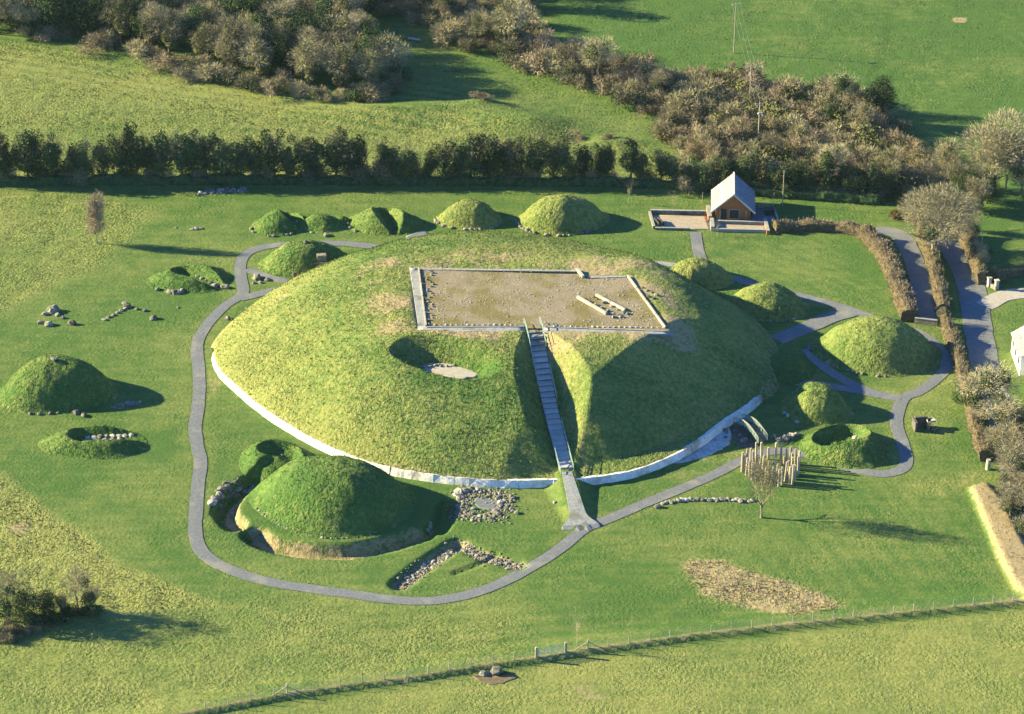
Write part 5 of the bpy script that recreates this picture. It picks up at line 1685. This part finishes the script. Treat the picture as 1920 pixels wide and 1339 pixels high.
# the wood at the upper left
WOOD = [(-80, -45), (700, -45), (705, 20), (690, 60), (700, 110), (745, 165), (690, 188), (600, 182), (500, 164), (420, 145), (330, 118), (200, 84), (-80, 58)]
gw = 'trees of the wood at the upper left'
for q, wh in rows_of(scatter(WOOD, 150, 4.2, 5), 5):
    u = (q[0] + 100) / 200
    dark = rng.rand() < (0.66 if q[0] < -68 else 0.36)
    if dark: pick(DARKT).place('ivy_tree', 'dark ivy tree, %s of the upper left wood' % wh, 'tree', 0, 0, rng.uniform(8.5, 12), gw, xy=q, wide=rng.uniform(.9, 1.3))
    elif rng.rand() < 0.7: pick(OLIVE).place('bare_tree', 'olive bare tree, %s of the upper left wood' % wh, 'tree', 0, 0, rng.uniform(8.5, 12.5), gw, xy=q, wide=rng.uniform(.9, 1.15))
    else: pick(BARE).place('bare_tree', 'leafless tree, %s of the upper left wood' % wh, 'tree', 0, 0, rng.uniform(8, 12), gw, xy=q, wide=rng.uniform(.9, 1.15))
ge = 'bushes along the edge of the upper left wood'
for k, (px, py) in enumerate([(60, 62), (110, 72), (190, 88), (205, 92), (255, 104), (300, 112), (335, 130), (350, 138), (372, 140), (400, 150), (425, 152), (460, 165), (480, 168), (520, 172), (560, 178), (600, 182), (640, 186), (690, 183), (720, 172), (745, 165)]):
    pick(BUSH[:3]).place('bush', 'brown leafless bush, %s from the left along the upper left wood edge' % ORD[k], 'bush', px, py + rng.uniform(-8, 5), rng.uniform(2.0, 4.6), ge, wide=rng.uniform(.9, 1.6))
GORSE[1].place('bush', 'round dark bush at the lower tip of the upper left wood', 'bush', 657, 188, 2.6, wide=1.2)

# tree line and scrub from the top centre to the right
gt = 'trees of the line between the two far fields'
BIG = [(OLIVE[0], 955, 95, 13.5, 'tall olive crowned tree in the middle of the far tree line', 1.0), (BARE[2], 900, 85, 8.5, 'bare rounded tree left of the tall olive crowned one', 1.0), (BARE[0], 1125, 160, 11.5, 'big tan leafless tree right of the tall olive crowned one', 1.05),
       (BARE[3], 1055, 135, 7.5, 'grey leafless tree between the olive and the tan trees', 1.1), (BARE[1], 1230, 190, 7.0, 'grey leafless tree near the right end of the far tree line', 1.2), (BARE[1], 840, 45, 9.0, 'grey bare tree at the top of the far tree line', 1.1), (BARE[0], 780, 30, 9.0, 'tan bare tree at the top, right of the wood', 1.1)]
for K_, px, py, hh, lb, wd in BIG: K_.place('bare_tree', lb, 'tree', px, py, hh, gt, wide=wd)
LINE = [(705, -40), (890, -40), (985, 10), (1000, 90), (1090, 115), (1220, 150), (1330, 160), (1330, 225), (1255, 222), (1190, 200), (1110, 168), (1010, 140), (930, 112), (860, 95), (800, 55), (705, 20)]
gs = 'bushes under the far tree line'
for q, wh in rows_of(scatter(LINE, 78, 3.0, 6), 3):
    pick(BUSH[:3] + BUSH[1:3]).place('bush', 'leafless bush, %s under the far trees' % wh, 'bush', 0, 0, rng.uniform(3.0, 6.2), gs, xy=q, wide=rng.uniform(.8, 1.2))
SCRUB = [(1255, 225), (1330, 150), (1420, 160), (1500, 190), (1560, 170), (1660, 230), (1720, 290), (1730, 350), (1690, 370), (1560, 352), (1400, 330), (1270, 290), (1240, 255)]
gq = 'bushes of the scrub thicket behind the pavilion'
for q, wh in rows_of(scatter(SCRUB, 130, 2.8, 8), 5):
    if rng.rand() < 0.20: pick(GORSE).place('bush', 'dark gorse bush, %s behind the pavilion' % wh, 'bush', 0, 0, rng.uniform(2.4, 3.6), gq, xy=q)
    else: pick(BUSH + BUSH[:2]).place('bush', 'leafless bush, %s behind the pavilion' % wh, 'bush', 0, 0, rng.uniform(3.2, 6.0), gq, xy=q, wide=rng.uniform(.8, 1.2))
DEAD = bare_kind(160, 12, 4.6, 'twig_tan', 900, 'bark', leafy=5, spread=1.1, fork=0.3)
SCR = [(DEAD, 1578, 235, 13.5, 'tall half dead tree with ivy tufts above the scrub', 1.0), (DARKT[1], 1655, 212, 7.5, 'dark ivy tree topmost right in the scrub', 1.0), (DARKT[0], 1588, 206, 6.5, 'dark ivy tree just behind the tall half dead tree', 0.9), (DARKT[0], 1640, 235, 9.5, 'dark ivy tree right of the tall half dead tree', 1.0), (DARKT[1], 1560, 240, 7.0, 'smaller ivy tree left in front of the half dead tree', 0.8), (OLIVE[1], 1612, 262, 8.5, 'olive tinted tree below the dark ivy tree', 1.0),
       (BARE[0], 1560, 345, 9.0, 'fan shaped tan tree above the dark hedgerow in the scrub', 1.1), (OLIVE[0], 1665, 350, 9.5, 'olive leafless tree at the right end of the hedgerow', 1.0), (BARE[1], 1440, 300, 6, 'small grey leafless tree in the middle of the scrub', 1.2), (DARKT[0], 1400, 355, 6.0, 'dark bushy tree behind the pavilion roof', 1.3), (DARKT[1], 1480, 362, 5.4, 'dark bushy tree right of the pavilion', 1.5), (DARKT[1], 1600, 368, 5.6, 'dark bushy tree at the foot of the fan shaped tree', 1.3)]
for K_, px, py, hh, lb, wd in SCR: K_.place('bare_tree' if K_ not in DARKT else 'ivy_tree', lb, 'tree', px, py, hh, wide=wd)

# big bare trees at the right
GREAT = [bare_kind(170, 14, 7.2, 'twig_tan', 15000, 'bark', w=0.08, tr=0.4, fork=0.25, cz=0.58, ch=0.42), bare_kind(171, 14, 6.2, 'twig_grey', 8000, 'pale_bark', w=0.065, tr=0.42, fork=0.25, cz=0.60, ch=0.42, leafy=4)]
GREAT[0].place('bare_tree', 'large round leafless tree at the right edge beside the green field', 'tree', 1862, 362, 15.5, wide=1.12)
GREAT[1].place('bare_tree', 'pale trunked leafless tree standing on the lane hedge', 'tree', 1748, 490, 15.5, wide=1.12)
BARE[0].place('bare_tree', 'tan leafless tree left behind the large round one', 'tree', 1775, 350, 10.5, wide=0.9)
BARE[2].place('bare_tree', 'leafless tree at the right edge in front of the large round one', 'tree', 1915, 370, 10.0)
BARE[3].place('bare_tree', 'ivy flecked tree on the far side of the lane top', 'tree', 1825, 400, 8.5)
DARKT[0].place('ivy_tree', 'dark ivy tree in the shade behind the pale trunked tree', 'tree', 1805, 392, 7.5, wide=1.2)
DARKT[1].place('ivy_tree', 'dark ivy tree below the large round tree', 'tree', 1850, 382, 6.5, wide=1.3)
for px, py, hh, lb in [(1812, 432, 8.0, 'leafless tree on the far side of the lane, uppermost of three'), (1824, 468, 7.0, 'leafless tree on the far side of the lane, middle of three'), (1836, 506, 5.5, 'leafless tree on the far side of the lane, lowest of three'), (1790, 372, 9.0, 'leafless tree between the hedgerow end and the large round tree'), (1885, 360, 11.0, 'tan leafless tree right of the large round one')]:
    pick(BARE).place('bare_tree', lb, 'tree', px, py, hh, wide=0.9)
BUSH[1].place('bush', 'orange tan bush at the corner of the driveway hedge', 'bush', 1700, 412, 3.6)
GORSE[0].place('bush', 'gorse bush at the end of the hedgerow shadow', 'bush', 1684, 408, 2.2)
BUSH[2].place('bush', 'grey bush above the pale trunked tree', 'bush', 1720, 385, 4)
BARE[1].place('bare_tree', 'thin bare tree growing out of the lane hedge', 'tree', 1838, 520, 5.5, wide=0.6)
BUSH[3].place('bush', 'scrubby bush left of the farm gate piers', 'bush', 1848, 525, 2.6)
BARE[3].place('bare_tree', 'small leafless tree where driveway and lane hedges meet', 'tree', 1766, 608, 3.6)
BARE[2].place('bare_tree', 'spreading leafless tree with ivy over the lane', 'tree', 1838, 780, 9.5, wide=1.3)
for px, py, hh, lb in [(1895, 870, 8.0, 'upper leafless tree of the thicket at the right edge'), (1912, 915, 7.5, 'middle leafless tree of the thicket at the right edge'), (1880, 850, 5.5, 'low leafless tree left in the thicket at the right edge'), (1930, 960, 8.0, 'lowest leafless tree of the thicket at the right edge'), (1945, 880, 8.5, 'leafless tree cut by the frame at the right edge'), (1868, 820, 7.0, 'leafless tree beside the lane, topmost of the right edge thicket'), (1905, 815, 6.5, 'leafless tree right of the lane before the white house'), (1893, 975, 6.5, 'leafless tree right behind the upper end of the straw bank')]:
    BARE[[1, 3, 1, 3, 0][int(hh * 2) % 5]].place('bare_tree', lb, 'tree', px, py, hh, 'thicket of leafless trees at the right edge', wide=1.55)
for k, (px, py) in enumerate([(1870, 830), (1900, 880), (1890, 905), (1905, 950), (1925, 1000)]): BUSH[2].place('bush', 'grey leafless bush, %s from the top in the right edge thicket' % ORD[k], 'bush', px, py, rng.uniform(2, 3.2), 'bushes of the right edge thicket')

# single trees on the lawn
BIRCH = bare_kind(180, 9, 2.1, 'twig_brown', 3600, 'pale_bark', w=0.055, fork=0.45, cz=0.55, ch=0.46, spread=0.35, tr=0.12, lump=0.15)
BIRCH.place('bare_tree', 'narrow purple brown leafless tree alone on the left lawn', 'tree', 182, 456, 9.8, wide=0.95)
LAWN = bare_kind(181, 11, 3.5, 'twig_grey', 2100, 'bark', w=0.05, fork=0.22, cz=0.60, ch=0.40, spread=0.6, tr=0.25)
LAWN.place('bare_tree', 'leafless tree alone on the lawn at the end of the stone row', 'tree', 1427, 970, 11.6, wide=0.95)
LEFT = bare_kind(182, 9, 3.9, 'twig_grey', 800, 'dark_bark' if 'dark_bark' in M else 'bark', w=0.05, fork=0.42, cz=0.66, ch=0.36, spread=1.0, tr=0.24, leafy=3)
LEFT.place('bare_tree', 'gnarled leafless tree with a long left branch, rightmost of the lower left clump', 'tree', 147, 1152, 8.6)
LEFT.place('bare_tree', 'ivy wrapped bare tree at the left edge of the lower left clump', 'tree', 18, 1165, 9.6, rz=2.0)
DARKT[0].place('ivy_tree', 'dark round leafy tree in the lower left clump', 'tree', 88, 1166, 5.0, wide=1.25)
DARKT[1].place('ivy_tree', 'dark leafy tree left of the round one in the lower left clump', 'tree', 46, 1172, 5.2, wide=1.3)
BARE[3].place('bare_tree', 'small dark leafless tree between the round tree and the gnarled one', 'tree', 122, 1158, 4.6, wide=0.6)
BARE[1].place('bare_tree', 'low grey leafless tree right of the gnarled one', 'tree', 170, 1148, 4.6, wide=0.9)
for k, (px, py) in enumerate([(70, 1168), (105, 1166), (128, 1160), (152, 1156), (175, 1152)]): GORSE[1].place('bush', 'dark undergrowth bush, %s from the left under the lower left trees' % ORD[k], 'bush', px, py, rng.uniform(1.3, 2.2), 'undergrowth of the lower left clump', wide=1.1)
for k, (px, py, hh) in enumerate([(15, 1185, 2.0), (38, 1190, 1.6), (5, 1200, 2.2), (60, 1185, 1.4), (28, 1203, 1.2)]): BUSH[2].place('bush', 'low grey bush, %s from the left under the lower left clump' % ORD[[1, 3, 0, 4, 2][k]], 'bush', px, py, hh, 'bushes of the lower left clump')
SAP = bare_kind(183, 5, 0.7, 'twig_tan', 90, 'pale_bark', w=0.03, fork=0.7, cz=0.75, ch=0.25, spread=0.3, tr=0.07)
SAP.place('sapling', 'pale thin sapling standing inside the field fence near the gate', 'sapling', 1082, 1216, 4.0)
for px, py, hh, lb in [(1178 + 0, 500 - 118, 3.0, 'faint sapling on the lawn left of the sandy terrace'), (1262, 396, 2.6, 'faint sapling behind the sandy terrace'), (1344, 398 + 44, 2.2, 'faint sapling before the pavilion terrace')]:
    SAP.place('sapling', lb, 'sapling', px, py, hh)
# far field scrub clumps
for px, py, hh, lb in [(903, 203, 1.6, 'rounded brown thorn clump on the crest of the far field'), (1082, 256, 1.7, 'brown thorn clump in the hollow of the far field'), (1140, 264, 1.2, 'small brown thorn clump right in the far field hollow'), (1222, 212, 2.4, 'pinkish brown bush at the corner of the far tree line'),
                       (1262, 262, 2.8, 'dark gorse bush at the left tip of the scrub')]:
    (GORSE[0] if 'gorse' in lb else BUSH[0]).place('bush', lb, 'bush', px, py, hh, wide=1.5)
# trees just above the frame whose long shadows fall into the green field
for k, (px, py, hh) in enumerate([(905, -20, 14), (960, -35, 15), (985, 15, 11), (1010, -28, 13), (1080, -60, 15), (1150, -70, 14)]):
    pick(DARKT + OLIVE).place('shelter_tree', 'tall tree, %s from the left beyond the top edge, shading the green field' % ORD[k], 'tree', px, py, hh, 'trees beyond the top edge', wide=1.3)


# ------------------------------------------------------------------ visitor in orange behind the mound's shoulder
def person():
    x, y = G(617, 523)
    bm = bpy.data.meshes.new('person')
    V = [(0, 0, .95), (0, 0, 1.2), (0, 0, 1.42), (0, 0, 1.55), (0, .02, 1.68), (.19, 0, 1.40), (.25, .05, 1.14), (.22, -.08, .92), (-.19, 0, 1.40), (-.25, .05, 1.14), (-.22, -.08, .92), (.10, 0, .88), (.11, -.02, .48), (.11, .02, .08), (.12, -.14, .04), (-.10, 0, .88), (-.11, .03, .48), (-.11, .05, .08), (-.12, -.1, .04)]
    E_ = [(0, 1), (1, 2), (2, 3), (3, 4), (2, 5), (5, 6), (6, 7), (2, 8), (8, 9), (9, 10), (0, 11), (11, 12), (12, 13), (13, 14), (0, 15), (15, 16), (16, 17), (17, 18)]
    bm.from_pydata(V, E_, [])
    bm.materials.append(M['navy'])
    o = link('person', bm, None, (x, y, H(x, y)), 0.8)
    tag(o, 'person in an orange jacket half hidden by the shoulder of the great mound', 'person')
    md = o.modifiers.new('skin', 'SKIN')
    R = [.15, .17, .16, .07, .10, .08, .06, .04, .08, .06, .04, .10, .075, .05, .045, .10, .075, .05, .045]
    for i, s in enumerate(R): bm.skin_vertices[0].data[i].radius = (s, s * 0.85)
    bm.skin_vertices[0].data[0].use_root = True
    o.modifiers.new('sub', 'SUBSURF').levels = 1
    m = MB()
    for z0, z1, r0, r1 in ((.82, 1.05, .24, .22), (1.05, 1.3, .22, .24), (1.3, 1.50, .24, .12)): m.tube((0, 0, z0), (0, 0, z1), r0, r1, 10)
    for s in (-1, 1): m.tube((s * .2, 0, 1.42), (s * .27, .05, 1.14), .10, .085, 8); m.tube((s * .27, .05, 1.14), (s * .23, -.08, .95), .085, .07, 8)
    m.put('jacket', M['orange'], o)
    h = MB(); h.tube((0, .0, 1.56), (0, .02, 1.70), .09, .115, 10); h.tube((0, .02, 1.70), (0, .02, 1.80), .115, .06, 10); h.put('head', M['skin'], o)


person()


def edge_tufts():
    r = np.random.RandomState(91)
    X, Y = [], []
    for (nm, pts, w, mt, dz) in PATHS + LANES:
        ln = smooth_line(GL(pts), 0.22)
        t = np.gradient(ln, axis=0); t /= np.linalg.norm(t, axis=1)[:, None] + 1e-9
        n = np.stack([-t[:, 1], t[:, 0]], 1)
        for sgn in (-1, 1):
            p = ln + n * (sgn * (w / 2 + r.normal(0.10, 0.12, (len(ln), 1))))
            X.append(p[:, 0]); Y.append(p[:, 1])
    X, Y = np.concatenate(X), np.concatenate(Y)
    dmin = np.full(len(X), 9.0)
    for ln, w in PLINES: dmin = np.minimum(dmin, dseg(X, Y, ln) - w / 2)
    k = (dmin > -0.22) & (np.abs(X) < 112) & (np.abs(Y) < 120)
    X, Y = X[k], Y[k]
    tag(tufts('grass_edge', X, Y, base_h(X, Y), 0.35 + r.normal(0, 0.3, len(X)), 1.0, np.where(r.rand(len(X)) < 0.1, 0.5, 0), 0.07, 0.16, None, (0, 0, 0), 3, r), 'ragged grass creeping over the edges of the paths and lanes')


edge_tufts()
field_tufts()

# ------------------------------------------------------------------ a little air
hm = bpy.data.materials.new('haze')
hm.use_nodes = True
hn = hm.node_tree
hn.nodes.remove(hn.nodes['Principled BSDF'])
pv = hn.nodes.new('ShaderNodeVolumePrincipled')
pv.inputs['Color'].default_value = (0.58, 0.88, 1.0, 1)
pv.inputs['Density'].default_value = 0.00002
hn.links.new(pv.outputs[0], hn.nodes['Material Output'].inputs['Volume'])
tag(MB().box((0, 0, 104), (11000, 11000, 216)).put('haze', hm), 'thin pale air over the whole landscape', kind='stuff')
print('objects', len(bpy.data.objects))
